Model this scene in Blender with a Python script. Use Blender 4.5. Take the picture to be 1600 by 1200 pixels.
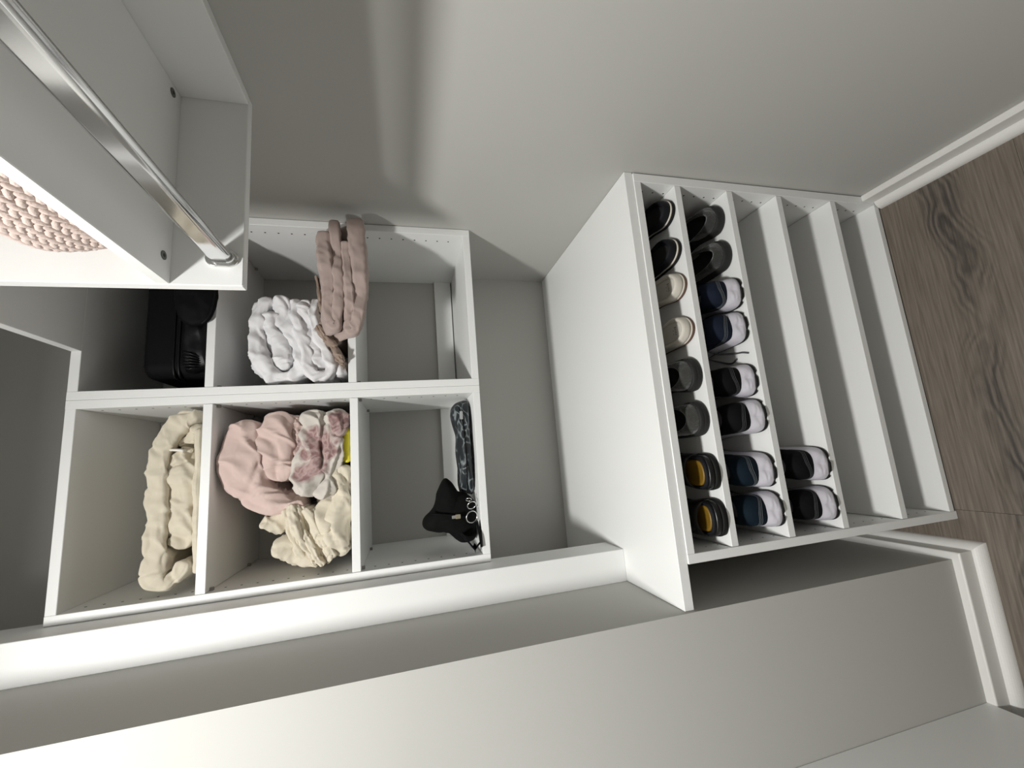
import bpy, bmesh, math, random
from mathutils import Vector, Matrix, noise

for o in list(bpy.data.objects):
    bpy.data.objects.remove(o, do_unlink=True)
scene = bpy.context.scene
COL = scene.collection

# ------------------------------------------------------------------ units
# layout was measured in units of 1/1.18 m with the eye at the origin; U() gives metres, floor at z = 0
S = 1.18
ZF = -1.1416
def U(x, y, z): return Vector((x * S, y * S, (z - ZF) * S))
def H(z): return (z - ZF) * S

# ------------------------------------------------------------------ camera
R = [[0.9827, 0.1668, 0.0800], [-0.1815, 0.9530, 0.2427], [-0.0358, -0.2531, 0.9668]]
rt = Vector((R[0][0], R[1][0], R[2][0])).normalized()
fw = Vector((R[0][1], R[1][1], R[2][1])).normalized()
up = rt.cross(fw).normalized()
cam_data = bpy.data.cameras.new('camera')
cam_data.sensor_fit = 'HORIZONTAL'
cam_data.sensor_width = 36.0
cam_data.lens = 36.0 * 645.46 / 1600.0
cam_data.clip_start = 0.02
cam = bpy.data.objects.new('camera', cam_data)
COL.objects.link(cam)
M = Matrix.Identity(4)
cx, cy, cz = -up, rt, -fw            # the phone was held on its side
for i in range(3):
    M[i][0], M[i][1], M[i][2] = cx[i], cy[i], cz[i]
M.translation = U(0, 0, 0)
cam.matrix_world = M
scene.camera = cam

# ------------------------------------------------------------------ world, exposure
w = bpy.data.worlds.new('world'); scene.world = w; w.use_nodes = True
w.node_tree.nodes['Background'].inputs[0].default_value = (0.55, 0.58, 0.62, 1)
w.node_tree.nodes['Background'].inputs[1].default_value = 0.05
scene.view_settings.view_transform = 'Standard'
scene.view_settings.look = 'None'
scene.view_settings.gamma = 1.0
scene.view_settings.use_curve_mapping = False
scene.view_settings.exposure = 0.0
LAMP_POS = (-0.31, 0.06, 0.835)
LAMP_WATT = 29.5

# ------------------------------------------------------------------ materials
MATS = {}
def nodes_of(name):
    m = bpy.data.materials.new(name); m.use_nodes = True
    nt = m.node_tree; b = nt.nodes['Principled BSDF']
    return m, nt, b
def simple(name, col, rough=0.5, metal=0.0, bump=0.0, bscale=200.0, var=0.0, vscale=8.0, spec=0.5, sheen=0.0, bdist=0.001, coat=0.0):
    m, nt, b = nodes_of(name)
    b.inputs['Base Color'].default_value = (*col, 1)
    b.inputs['Roughness'].default_value = rough
    b.inputs['Metallic'].default_value = metal
    b.inputs['Specular IOR Level'].default_value = spec
    if sheen: b.inputs['Sheen Weight'].default_value = sheen
    if coat: b.inputs['Coat Weight'].default_value = coat
    tc = nt.nodes.new('ShaderNodeTexCoord')
    if var:
        n = nt.nodes.new('ShaderNodeTexNoise'); n.inputs['Scale'].default_value = vscale; n.inputs['Detail'].default_value = 5
        r = nt.nodes.new('ShaderNodeMapRange')
        r.inputs['To Min'].default_value = 1 - var; r.inputs['To Max'].default_value = 1 + var
        mx = nt.nodes.new('ShaderNodeVectorMath'); mx.operation = 'SCALE'
        mx.inputs[0].default_value = col
        nt.links.new(tc.outputs['Object'], n.inputs['Vector'])
        nt.links.new(n.outputs['Fac'], r.inputs['Value'])
        nt.links.new(r.outputs['Result'], mx.inputs['Scale'])
        nt.links.new(mx.outputs['Vector'], b.inputs['Base Color'])
    if bump:
        n = nt.nodes.new('ShaderNodeTexNoise'); n.inputs['Scale'].default_value = bscale; n.inputs['Detail'].default_value = 4
        bp = nt.nodes.new('ShaderNodeBump'); bp.inputs['Strength'].default_value = bump; bp.inputs['Distance'].default_value = bdist
        nt.links.new(tc.outputs['Object'], n.inputs['Vector'])
        nt.links.new(n.outputs['Fac'], bp.inputs['Height'])
        nt.links.new(bp.outputs['Normal'], b.inputs['Normal'])
    MATS[name] = m
    return m

laminate = simple('white_laminate', (0.87, 0.875, 0.865), 0.42, bump=0.06, bscale=500)
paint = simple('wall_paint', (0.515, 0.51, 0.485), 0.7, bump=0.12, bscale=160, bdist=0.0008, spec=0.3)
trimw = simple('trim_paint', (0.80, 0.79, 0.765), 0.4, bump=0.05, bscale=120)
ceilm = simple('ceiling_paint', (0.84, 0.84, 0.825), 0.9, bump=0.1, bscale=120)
chrome = simple('chrome', (0.72, 0.72, 0.73), 0.13, metal=1.0)
darkm = simple('dark_hole', (0.02, 0.018, 0.015), 0.9)
capm = simple('grey_cap', (0.13, 0.13, 0.13), 0.5)
pinm = simple('grey_pin', (0.32, 0.31, 0.29), 0.45, metal=0.6)
groovem = simple('dark_socket', (0.03, 0.03, 0.03), 0.6)

def cloth(name, col, bump=0.35, bscale=28.0, fine=600.0, var=0.06, sheen=0.2, rough=0.85):
    m, nt, b = nodes_of(name)
    tc = nt.nodes.new('ShaderNodeTexCoord')
    b.inputs['Roughness'].default_value = rough
    b.inputs['Sheen Weight'].default_value = sheen
    b.inputs['Specular IOR Level'].default_value = 0.2
    n = nt.nodes.new('ShaderNodeTexNoise'); n.inputs['Scale'].default_value = 6; n.inputs['Detail'].default_value = 4
    r = nt.nodes.new('ShaderNodeMapRange'); r.inputs['To Min'].default_value = 1 - var; r.inputs['To Max'].default_value = 1 + var
    mx = nt.nodes.new('ShaderNodeVectorMath'); mx.operation = 'SCALE'; mx.inputs[0].default_value = col
    nt.links.new(tc.outputs['Object'], n.inputs['Vector']); nt.links.new(n.outputs['Fac'], r.inputs['Value'])
    nt.links.new(r.outputs['Result'], mx.inputs['Scale']); nt.links.new(mx.outputs['Vector'], b.inputs['Base Color'])
    # creases: ridged, strongly distorted noise
    n2 = nt.nodes.new('ShaderNodeTexNoise'); n2.noise_type = 'RIDGED_MULTIFRACTAL'
    n2.inputs['Scale'].default_value = bscale; n2.inputs['Detail'].default_value = 2; n2.inputs['Distortion'].default_value = 1.2
    n3 = nt.nodes.new('ShaderNodeTexNoise'); n3.inputs['Scale'].default_value = fine; n3.inputs['Detail'].default_value = 2
    ad = nt.nodes.new('ShaderNodeMath'); ad.operation = 'MULTIPLY_ADD'; ad.inputs[1].default_value = 0.12
    bp = nt.nodes.new('ShaderNodeBump'); bp.inputs['Strength'].default_value = bump; bp.inputs['Distance'].default_value = 0.004
    for q in (n2, n3): nt.links.new(tc.outputs['Object'], q.inputs['Vector'])
    nt.links.new(n3.outputs['Fac'], ad.inputs[0]); nt.links.new(n2.outputs['Fac'], ad.inputs[2])
    nt.links.new(ad.outputs[0], bp.inputs['Height']); nt.links.new(bp.outputs['Normal'], b.inputs['Normal'])
    MATS[name] = m
    return m, nt, b, mx, tc

white_cloth = cloth('white_cloth', (0.78, 0.77, 0.785), bump=0.25)[0]
blush_cloth = cloth('blush_cloth', (0.42, 0.33, 0.30), bump=0.3, bscale=20)[0]
taupe_satin = cloth('taupe_satin', (0.30, 0.225, 0.18), bump=0.4, rough=0.35)[0]
cream_cloth = cloth('cream_cloth', (0.65, 0.59, 0.475), bump=0.35)[0]
pink_cloth = cloth('pink_cloth', (0.63, 0.485, 0.445), bump=0.3)[0]
fm, fnt, fb, fmx, ftc = cloth('floral_cloth', (0.58, 0.54, 0.49), bump=0.35)
# printed flowers: voronoi petals in dusty rose on the pale ground
v = fnt.nodes.new('ShaderNodeTexVoronoi'); v.inputs['Scale'].default_value = 7.5
nn = fnt.nodes.new('ShaderNodeTexNoise'); nn.inputs['Scale'].default_value = 16; nn.inputs['Detail'].default_value = 3
mixv = fnt.nodes.new('ShaderNodeMixRGB'); mixv.blend_type = 'ADD'; mixv.inputs['Fac'].default_value = 0.12
cr = fnt.nodes.new('ShaderNodeValToRGB')
cr.color_ramp.elements[0].position = 0.30; cr.color_ramp.elements[0].color = (1, 1, 1, 1)
cr.color_ramp.elements[1].position = 0.40; cr.color_ramp.elements[1].color = (0, 0, 0, 1)
pm = fnt.nodes.new('ShaderNodeMixRGB'); pm.inputs['Color2'].default_value = (0.33, 0.16, 0.16, 1)
v2 = fnt.nodes.new('ShaderNodeTexVoronoi'); v2.feature = 'DISTANCE_TO_EDGE'; v2.inputs['Scale'].default_value = 38
cr2 = fnt.nodes.new('ShaderNodeValToRGB'); cr2.color_ramp.elements[0].color = (0.43, 0.31, 0.295, 1); cr2.color_ramp.elements[1].position = 0.25
cr2.color_ramp.elements[1].color = (0.25, 0.145, 0.14, 1)
fnt.links.new(ftc.outputs['Object'], nn.inputs['Vector']); fnt.links.new(ftc.outputs['Object'], mixv.inputs['Color1'])
fnt.links.new(nn.outputs['Color'], mixv.inputs['Color2']); fnt.links.new(mixv.outputs['Color'], v.inputs['Vector'])
fnt.links.new(mixv.outputs['Color'], v2.inputs['Vector'])
fnt.links.new(v.outputs['Distance'], cr.inputs['Fac']); fnt.links.new(cr.outputs['Color'], pm.inputs['Fac'])
fnt.links.new(v2.outputs['Distance'], cr2.inputs['Fac']); fnt.links.new(cr2.outputs['Color'], pm.inputs['Color2'])
fnt.links.new(fmx.outputs['Vector'], pm.inputs['Color1']); fnt.links.new(pm.outputs['Color'], fb.inputs['Base Color'])
floral_cloth = fm

black_nylon = simple('black_nylon', (0.003, 0.003, 0.0035), 0.7, bump=0.3, bscale=700, spec=.12)
black_gloss = simple('black_gloss_nylon', (0.003, 0.003, 0.004), 0.42, bump=0.4, bscale=90, spec=.25)
black_canvas = simple('black_canvas', (0.004, 0.004, 0.004), 0.9, bump=0.4, bscale=900, spec=0.15)
metal_silver = simple('silver_metal', (0.75, 0.75, 0.74), 0.25, metal=1.0)
metal_gold = simple('pale_gold_metal', (0.72, 0.66, 0.5), 0.3, metal=1.0)
yellow = simple('yellow_plastic', (0.70, 0.62, 0.03), 0.4)
tag_white = simple('satin_tag', (0.74, 0.71, 0.65), 0.35)

# leaf print on dark cotton
m, nt, b = nodes_of('leaf_print'); MATS['leaf_print'] = m
tc = nt.nodes.new('ShaderNodeTexCoord')
n = nt.nodes.new('ShaderNodeTexNoise'); n.inputs['Scale'].default_value = 14; n.inputs['Detail'].default_value = 2
mp = nt.nodes.new('ShaderNodeMixRGB'); mp.blend_type = 'ADD'; mp.inputs['Fac'].default_value = 0.06
wv = nt.nodes.new('ShaderNodeTexVoronoi'); wv.feature = 'DISTANCE_TO_EDGE'; wv.inputs['Scale'].default_value = 34
ms = nt.nodes.new('ShaderNodeMapping'); ms.inputs['Scale'].default_value = (0.7, 1, 1.6); ms.inputs['Rotation'].default_value = (0, 0.7, 0.3)
cr = nt.nodes.new('ShaderNodeValToRGB'); cr.color_ramp.elements[0].position = 0.02; cr.color_ramp.elements[0].color = (0.22, 0.25, 0.26, 1)
cr.color_ramp.elements[1].position = 0.10; cr.color_ramp.elements[1].color = (0.012, 0.016, 0.02, 1)
n2 = nt.nodes.new('ShaderNodeTexNoise'); n2.inputs['Scale'].default_value = 22
cr3 = nt.nodes.new('ShaderNodeValToRGB'); cr3.color_ramp.elements[0].position = 0.46; cr3.color_ramp.elements[1].position = 0.56
mm = nt.nodes.new('ShaderNodeMixRGB'); mm.inputs['Color1'].default_value = (0.013, 0.017, 0.021, 1)
nt.links.new(tc.outputs['Object'], n.inputs['Vector']); nt.links.new(tc.outputs['Object'], mp.inputs['Color1']); nt.links.new(n.outputs['Color'], mp.inputs['Color2'])
nt.links.new(mp.outputs['Color'], ms.inputs['Vector']); nt.links.new(ms.outputs['Vector'], wv.inputs['Vector']); nt.links.new(wv.outputs['Distance'], cr.inputs['Fac'])
nt.links.new(tc.outputs['Object'], n2.inputs['Vector']); nt.links.new(n2.outputs['Fac'], cr3.inputs['Fac'])
nt.links.new(cr3.outputs['Color'], mm.inputs['Fac']); nt.links.new(cr.outputs['Color'], mm.inputs['Color2']); nt.links.new(mm.outputs['Color'], b.inputs['Base Color'])
b.inputs['Roughness'].default_value = 0.6
leaf_print = m

# vinyl plank: contour-line grain
m, nt, b = nodes_of('vinyl_plank'); MATS['vinyl_plank'] = m
L = nt.links.new
tc = nt.nodes.new('ShaderNodeTexCoord')
oi = nt.nodes.new('ShaderNodeObjectInfo')
off = nt.nodes.new('ShaderNodeVectorMath'); off.operation = 'SCALE'; off.inputs[0].default_value = (13.0, 7.0, 5.0)
L(oi.outputs['Random'], off.inputs['Scale'])
ad = nt.nodes.new('ShaderNodeVectorMath'); ad.operation = 'ADD'
L(tc.outputs['Object'], ad.inputs[0]); L(off.outputs['Vector'], ad.inputs[1])
def mapped(scale):
    q = nt.nodes.new('ShaderNodeVectorMath'); q.operation = 'MULTIPLY'; q.inputs[1].default_value = scale
    L(ad.outputs['Vector'], q.inputs[0]); return q
def mth(op, a=None, b_=None, c=None):
    q = nt.nodes.new('ShaderNodeMath'); q.operation = op
    for i, v_ in enumerate((a, b_, c)):
        if v_ is None: continue
        if isinstance(v_, (int, float)): q.inputs[i].default_value = v_
        else: L(v_, q.inputs[i])
    return q.outputs[0]
def nz(scale, detail=2.0, dist=0.0):
    q = mapped(scale); n_ = nt.nodes.new('ShaderNodeTexNoise'); n_.inputs['Scale'].default_value = 1.0
    n_.inputs['Detail'].default_value = detail; n_.inputs['Distortion'].default_value = dist
    L(q.outputs['Vector'], n_.inputs['Vector']); return n_.outputs['Fac']
sep = nt.nodes.new('ShaderNodeSeparateXYZ'); L(tc.outputs['Generated'], sep.inputs[0])
t0 = mth('MULTIPLY', mth('SUBTRACT', sep.outputs['Y'], 0.5), 0.283)
t1 = mth('ADD', t0, mth('MULTIPLY', mth('SUBTRACT', nz((2.6, 0.0, 1.0), 2.0), 0.5), 0.13))
rr = mth('SQRT', mth('ADD', mth('MULTIPLY', t1, t1), 0.00022))
ph = mth('MULTIPLY', rr, 2 * math.pi / 0.0125)
ph = mth('ADD', ph, mth('MULTIPLY', nz((3.4, 5.0, 1.0), 2.5, 0.6), 46.0))
ph = mth('ADD', ph, mth('MULTIPLY', nz((30.0, 130.0, 1.0), 2.0), 3.5))
sn = mth('SINE', ph)
band = nt.nodes.new('ShaderNodeMapRange'); band.interpolation_type = 'SMOOTHSTEP'
band.inputs['From Min'].default_value = 0.065; band.inputs['From Max'].default_value = 0.018; L(rr, band.inputs['Value'])
patch = nt.nodes.new('ShaderNodeMapRange'); patch.inputs['From Min'].default_value = 0.34; patch.inputs['From Max'].default_value = 0.56; L(nz((3.0, 11.0, 1.0), 3.0), patch.inputs['Value'])
gate = nt.nodes.new('ShaderNodeMath'); gate.operation = 'MULTIPLY'; L(band.outputs['Result'], gate.inputs[0]); L(patch.outputs['Result'], gate.inputs[1])
gr = nt.nodes.new('ShaderNodeMath'); gr.operation = 'MULTIPLY'; L(sn, gr.inputs[0]); L(gate.outputs[0], gr.inputs[1])
mc = mapped((8.0, 240.0, 1.0)); nc = nt.nodes.new('ShaderNodeTexNoise'); nc.inputs['Scale'].default_value = 1.0; nc.inputs['Detail'].default_value = 4
L(mc.outputs['Vector'], nc.inputs['Vector'])
base = nt.nodes.new('ShaderNodeValToRGB')
base.color_ramp.elements[0].position = 0.25; base.color_ramp.elements[0].color = (0.104, 0.085, 0.068, 1)
base.color_ramp.elements[1].position = 0.75; base.color_ramp.elements[1].color = (0.220, 0.186, 0.151, 1)
L(nc.outputs['Fac'], base.inputs['Fac'])
dk = nt.nodes.new('ShaderNodeMixRGB'); dk.blend_type = 'MULTIPLY'; dk.inputs['Color2'].default_value = (0.52, 0.52, 0.55, 1)
dkf = nt.nodes.new('ShaderNodeMath'); dkf.operation = 'MULTIPLY'; dkf.inputs[1].default_value = 0.9; L(gate.outputs[0], dkf.inputs[0])
L(dkf.outputs[0], dk.inputs['Fac']); L(base.outputs['Color'], dk.inputs['Color1'])
gm = nt.nodes.new('ShaderNodeMapRange'); gm.inputs['From Min'].default_value = -1; gm.inputs['From Max'].default_value = 1
gm.inputs['To Min'].default_value = 0.60; gm.inputs['To Max'].default_value = 1.50; L(gr.outputs[0], gm.inputs['Value'])
fx = nt.nodes.new('ShaderNodeVectorMath'); fx.operation = 'SCALE'; L(dk.outputs['Color'], fx.inputs[0]); L(gm.outputs['Result'], fx.inputs['Scale'])
L(fx.outputs['Vector'], b.inputs['Base Color'])
b.inputs['Roughness'].default_value = 0.5
bpn = nt.nodes.new('ShaderNodeBump'); bpn.inputs['Strength'].default_value = 0.2; bpn.inputs['Distance'].default_value = 0.0006
L(nc.outputs['Fac'], bpn.inputs['Height']); L(bpn.outputs['Normal'], b.inputs['Normal'])
vinyl = m

rope = simple('pink_rope', (0.66, 0.53, 0.48), 0.85, bump=0.5, bscale=300, var=0.12, vscale=40, sheen=0.2, bdist=0.002)

# ------------------------------------------------------------------ mesh helpers
def mesh_obj(name, verts, faces, mat, parent=None, smooth=False, origin=None):
    me = bpy.data.meshes.new(name)
    org = origin if origin is not None else (parent['_o'] if parent is not None and '_o' in parent else (0, 0, 0))
    org = Vector(org)
    me.from_pydata([tuple(Vector(v_) - org) for v_ in verts], [], faces)
    bm_ = bmesh.new(); bm_.from_mesh(me); bmesh.ops.recalc_face_normals(bm_, faces=bm_.faces[:]); bm_.to_mesh(me); bm_.free()
    if smooth:
        for p_ in me.polygons: p_.use_smooth = True
    me.materials.append(mat)
    o = bpy.data.objects.new(name, me); COL.objects.link(o)
    if parent is not None: o.parent = parent
    else: o.location = org
    return o
ORIG = {}
def thing(name, label, cat, loc, group=None):
    o = bpy.data.objects.new(name, None); COL.objects.link(o)
    o.empty_display_size = 0.05
    o.location = loc; ORIG[o.name] = Vector(loc)
    o['label'] = label; o['category'] = cat
    if group: o['group'] = group
    return o
def tag(o, label, cat, group=None):
    o['label'] = label; o['category'] = cat
    if group: o['group'] = group
    return o
def structure(o): o['kind'] = 'structure'; return o
def root_origin(p):
    v_ = Vector((0, 0, 0))
    while p is not None:
        v_ += p.location; p = p.parent
    return v_
def part(name, verts, faces, mat, parent=None, smooth=False):
    """verts in world metres"""
    if parent is None:
        zs = min(v_[2] for v_ in verts)
        c = Vector((sum(v_[0] for v_ in verts) / len(verts), sum(v_[1] for v_ in verts) / len(verts), zs))
        return mesh_obj(name, verts, faces, mat, None, smooth, c)
    return mesh_obj(name, verts, faces, mat, parent, smooth, root_origin(parent))

def box_geo(x0, x1, y0, y1, z0, z1, bev=0.0008):
    """bevelled box as verts/faces (metres)"""
    b_ = min(bev, (x1 - x0) / 3, (y1 - y0) / 3, (z1 - z0) / 3)
    bm_ = bmesh.new()
    bmesh.ops.create_cube(bm_, size=1.0)
    for v_ in bm_.verts:
        v_.co = Vector(((x0 + x1) / 2 + v_.co.x * (x1 - x0), (y0 + y1) / 2 + v_.co.y * (y1 - y0), (z0 + z1) / 2 + v_.co.z * (z1 - z0)))
    if b_ > 0:
        bmesh.ops.bevel(bm_, geom=bm_.edges[:], offset=b_, segments=1, affect='EDGES')
    bm_.verts.index_update()
    vs = [v_.co.copy() for v_ in bm_.verts]; fs = [[v_.index for v_ in f.verts] for f in bm_.faces]
    bm_.free()
    return vs, fs
def fbox(name, X, Y, Z, mat, parent=None, bev=0.0008):
    """box given in layout units"""
    a, b_ = U(X[0], Y[0], Z[0]), U(X[1], Y[1], Z[1])
    vs, fs = box_geo(a.x, b_.x, a.y, b_.y, a.z, b_.z, bev)
    return part(name, vs, fs, mat, parent)
def loft(rings, cap0=True, cap1=True, closed=True):
    vs = [p_ for r_ in rings for p_ in r_]; n_ = len(rings[0]); fs = []
    for i in range(len(rings) - 1):
        for j in range(n_ if closed else n_ - 1):
            k = (j + 1) % n_
            fs.append([i * n_ + j, i * n_ + k, (i + 1) * n_ + k, (i + 1) * n_ + j])
    if cap0: fs.append(list(range(n_ - 1, -1, -1)))
    if cap1: fs.append([(len(rings) - 1) * n_ + j for j in range(n_)])
    return vs, fs
def catmull(pts, n_):
    P = [Vector(p_) for p_ in pts]
    P = [P[0] * 2 - P[1]] + P + [P[-1] * 2 - P[-2]]
    out = []
    m_ = len(P) - 3
    for i in range(n_):
        t = i / (n_ - 1) * m_; k = min(int(t), m_ - 1); t -= k
        a, b_, c, d = P[k], P[k + 1], P[k + 2], P[k + 3]
        out.append(0.5 * ((2 * b_) + (c - a) * t + (2 * a - 5 * b_ + 4 * c - d) * t * t + (3 * b_ - a - 3 * c + d) * t * t * t))
    return out
def tube_geo(pts, rad, n_=10, steps=40, flat=(1, 1)):
    C = catmull(pts, steps); rings = []
    up_ = Vector((0, 0, 1))
    for i, c in enumerate(C):
        t = (C[min(i + 1, len(C) - 1)] - C[max(i - 1, 0)]).normalized()
        s_ = t.cross(up_)
        if s_.length < 1e-3: s_ = t.cross(Vector((1, 0, 0)))
        s_.normalize(); q = s_.cross(t)
        r_ = rad if not callable(rad) else rad(i / (len(C) - 1))
        rings.append([c + s_ * r_ * flat[0] * math.cos(2 * math.pi * k / n_) + q * r_ * flat[1] * math.sin(2 * math.pi * k / n_) for k in range(n_)])
    return loft(rings)
def tube(name, pts, rad, mat, parent=None, n_=10, steps=40, flat=(1, 1)):
    vs, fs = tube_geo(pts, rad, n_, steps, flat)
    return part(name, vs, fs, mat, parent, True)
def join_geo(list_):
    V_, F_ = [], []
    for vs, fs in list_:
        k = len(V_); V_ += vs; F_ += [[i + k for i in f] for f in fs]
    return V_, F_
def disc_geo(c, normal, r, h, n_=10):
    nrm = Vector(normal).normalized()
    a = nrm.orthogonal().normalized(); b_ = nrm.cross(a); c = Vector(c)
    rings = []
    for hh, rr in ((0, r), (h, r), (h, r * 0.0001)):
        rings.append([c + nrm * hh + (a * math.cos(2 * math.pi * k / n_) + b_ * math.sin(2 * math.pi * k / n_)) * rr for k in range(n_)])
    return loft(rings[:2], True, True)

# ------------------------------------------------------------------ the room
XW, YB, YO, XWL = 0.5476, 1.2055, 0.6615, -0.2877
CEIL, REAR, FARL = 0.985, -1.35, -1.55
T = 0.08
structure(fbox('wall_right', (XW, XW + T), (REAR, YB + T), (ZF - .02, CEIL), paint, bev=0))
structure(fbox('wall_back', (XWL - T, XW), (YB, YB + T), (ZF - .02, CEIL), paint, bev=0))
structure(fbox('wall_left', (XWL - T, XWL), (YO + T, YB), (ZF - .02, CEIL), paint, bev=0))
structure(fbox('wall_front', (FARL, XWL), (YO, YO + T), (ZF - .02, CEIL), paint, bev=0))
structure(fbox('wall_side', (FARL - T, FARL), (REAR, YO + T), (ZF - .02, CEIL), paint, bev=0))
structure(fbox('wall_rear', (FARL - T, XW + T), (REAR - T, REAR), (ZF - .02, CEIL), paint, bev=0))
structure(fbox('ceiling', (FARL - T, XW + T), (REAR - T, YB + T), (CEIL, CEIL + .05), ceilm, bev=0))
floor = structure(fbox('floor', (FARL - T, XW + T), (REAR - T, YB + T), (ZF - .06, ZF - .0035), simple('subfloor', (0.06, 0.05, 0.042), 0.9), bev=0))
# planks laid left-right
PW, PL = 0.24, 1.03
rng = random.Random(4)
row = 0
yy = 0.435 - PW * 8
while yy < YB:
    joint = -0.194 if abs(yy - 0.435) < 0.01 else -0.45 + rng.uniform(-.05, .03)
    x = joint - PL * 3
    while x < XW:
        x0, x1 = max(x, FARL), min(x + PL, XW)
        if x1 - x0 > 0.03 and yy + PW > REAR:
            fbox('plank', (x0 + .0002, x1 - .0002), (max(yy, REAR) + .0002, min(yy + PW, YB) - .0002), (ZF - .0034, ZF), vinyl, floor, bev=0.0003)
        x += PL
    yy += PW; row += 1

# baseboards and quarter-round
ZBB = -1.0865; BT = 0.0152; QR = 0.0165
def quarter(name, p0, p1, inward, mat):
    """quarter round running p0->p1 along the foot of a baseboard (layout units, xy), inward = xy normal"""
    prof = [(0, 0)] + [(QR * math.cos(a), QR * 1.15 * math.sin(a)) for a in [i * math.pi / 2 / 8 for i in range(9)]]
    rings = []
    for p_, mit in ((p0[:2], p0[2]), (p1[:2], p1[2])):
        rings.append([U(p_[0] + inward[0] * u_ + mit[0] * u_, p_[1] + inward[1] * u_ + mit[1] * u_, ZF + v_) for u_, v_ in prof])
    vs, fs = loft(rings)
    o = part(name, vs, fs, mat)
    return structure(o)
structure(fbox('baseboard_right', (XW - BT, XW), (REAR, 0.668), (ZF, ZBB), trimw, bev=0.0025))
quarter('trim_2', (XW - BT, REAR, (0, 0)), (XW - BT, 0.664, (0, 0)), (-1, 0), trimw)
def sweep(name, pts, prof, mat):
    """profile (u out from the wall, v up) swept along a polyline of (x, y, nx, ny): n is the mitred offset direction"""
    rings = [[U(x + nx * u_, y + ny * u_, ZF + v_) for u_, v_ in prof] for x, y, nx, ny in pts]
    vs, fs = loft(rings)
    return structure(part(name, vs, fs, mat))
hb = ZBB - ZF
bprofile = [(0, 0), (BT, 0), (BT, hb - .003), (BT - .0008, hb - .0012), (BT - .003, hb), (0, hb)]
sweep('baseboard_left', [(XWL, YB, 1, 0), (XWL, YO, 1, -1), (-0.9, YO, 0, -1)], bprofile, trimw)
qprofile = [(BT, 0)] + [(BT + QR * math.cos(a), QR * 1.15 * math.sin(a)) for a in [i * math.pi / 2 / 8 for i in range(9)]]
sweep('trim_3', [(XWL, YB, 1, 0), (XWL, YO, 1, -1), (-0.9, YO, 0, -1)], qprofile, trimw)

# white post standing on the countertop at the left of the cubbies
ZS = -0.4484
structure(fbox('trim_1', (XWL, -0.2222), (0.8617, 0.9455), (ZS, CEIL), laminate, bev=0.001))

# ------------------------------------------------------------------ lamp (overhead, behind the eye's upper edge)
lt = thing('ceiling_lamp', 'round flush ceiling lamp with a glowing white diffuser', 'lamp', U(LAMP_POS[0], LAMP_POS[1], CEIL))
def ringpts(c, r, z, n_=40): return [Vector((c.x + r * math.cos(2 * math.pi * k / n_), c.y + r * math.sin(2 * math.pi * k / n_), z)) for k in range(n_)]
lc = U(*LAMP_POS)
zc_ = H(CEIL)
vs, fs = loft([ringpts(lc, 0.135, zc_), ringpts(lc, 0.135, lc.z + .002), ringpts(lc, 0.118, lc.z + .002), ringpts(lc, 0.118, zc_)], False, False)
part('lamp_rim', vs, fs, trimw, lt, False)
em, ent, eb = nodes_of('lamp_glow')
eb.inputs['Base Color'].default_value = (0.9, 0.9, 0.9, 1)
eb.inputs['Emission Color'].default_value = (1.0, 0.965, 0.91, 1); eb.inputs['Emission Strength'].default_value = 3.0
vs, fs = loft([ringpts(lc, 0.117, lc.z + .012), ringpts(lc, 0.117, lc.z + .008)], True, True)
part('diffuser', vs, fs, em, lt)
ld = bpy.data.lights.new('lamp_light', 'AREA'); ld.shape = 'DISK'; ld.size = 0.16; ld.energy = LAMP_WATT; ld.color = (0.99, 0.985, 0.955)
lo = bpy.data.objects.new('lamp_light', ld); COL.objects.link(lo); lo.parent = lt
lo.location = (0, 0, lc.z - zc_)

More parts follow.
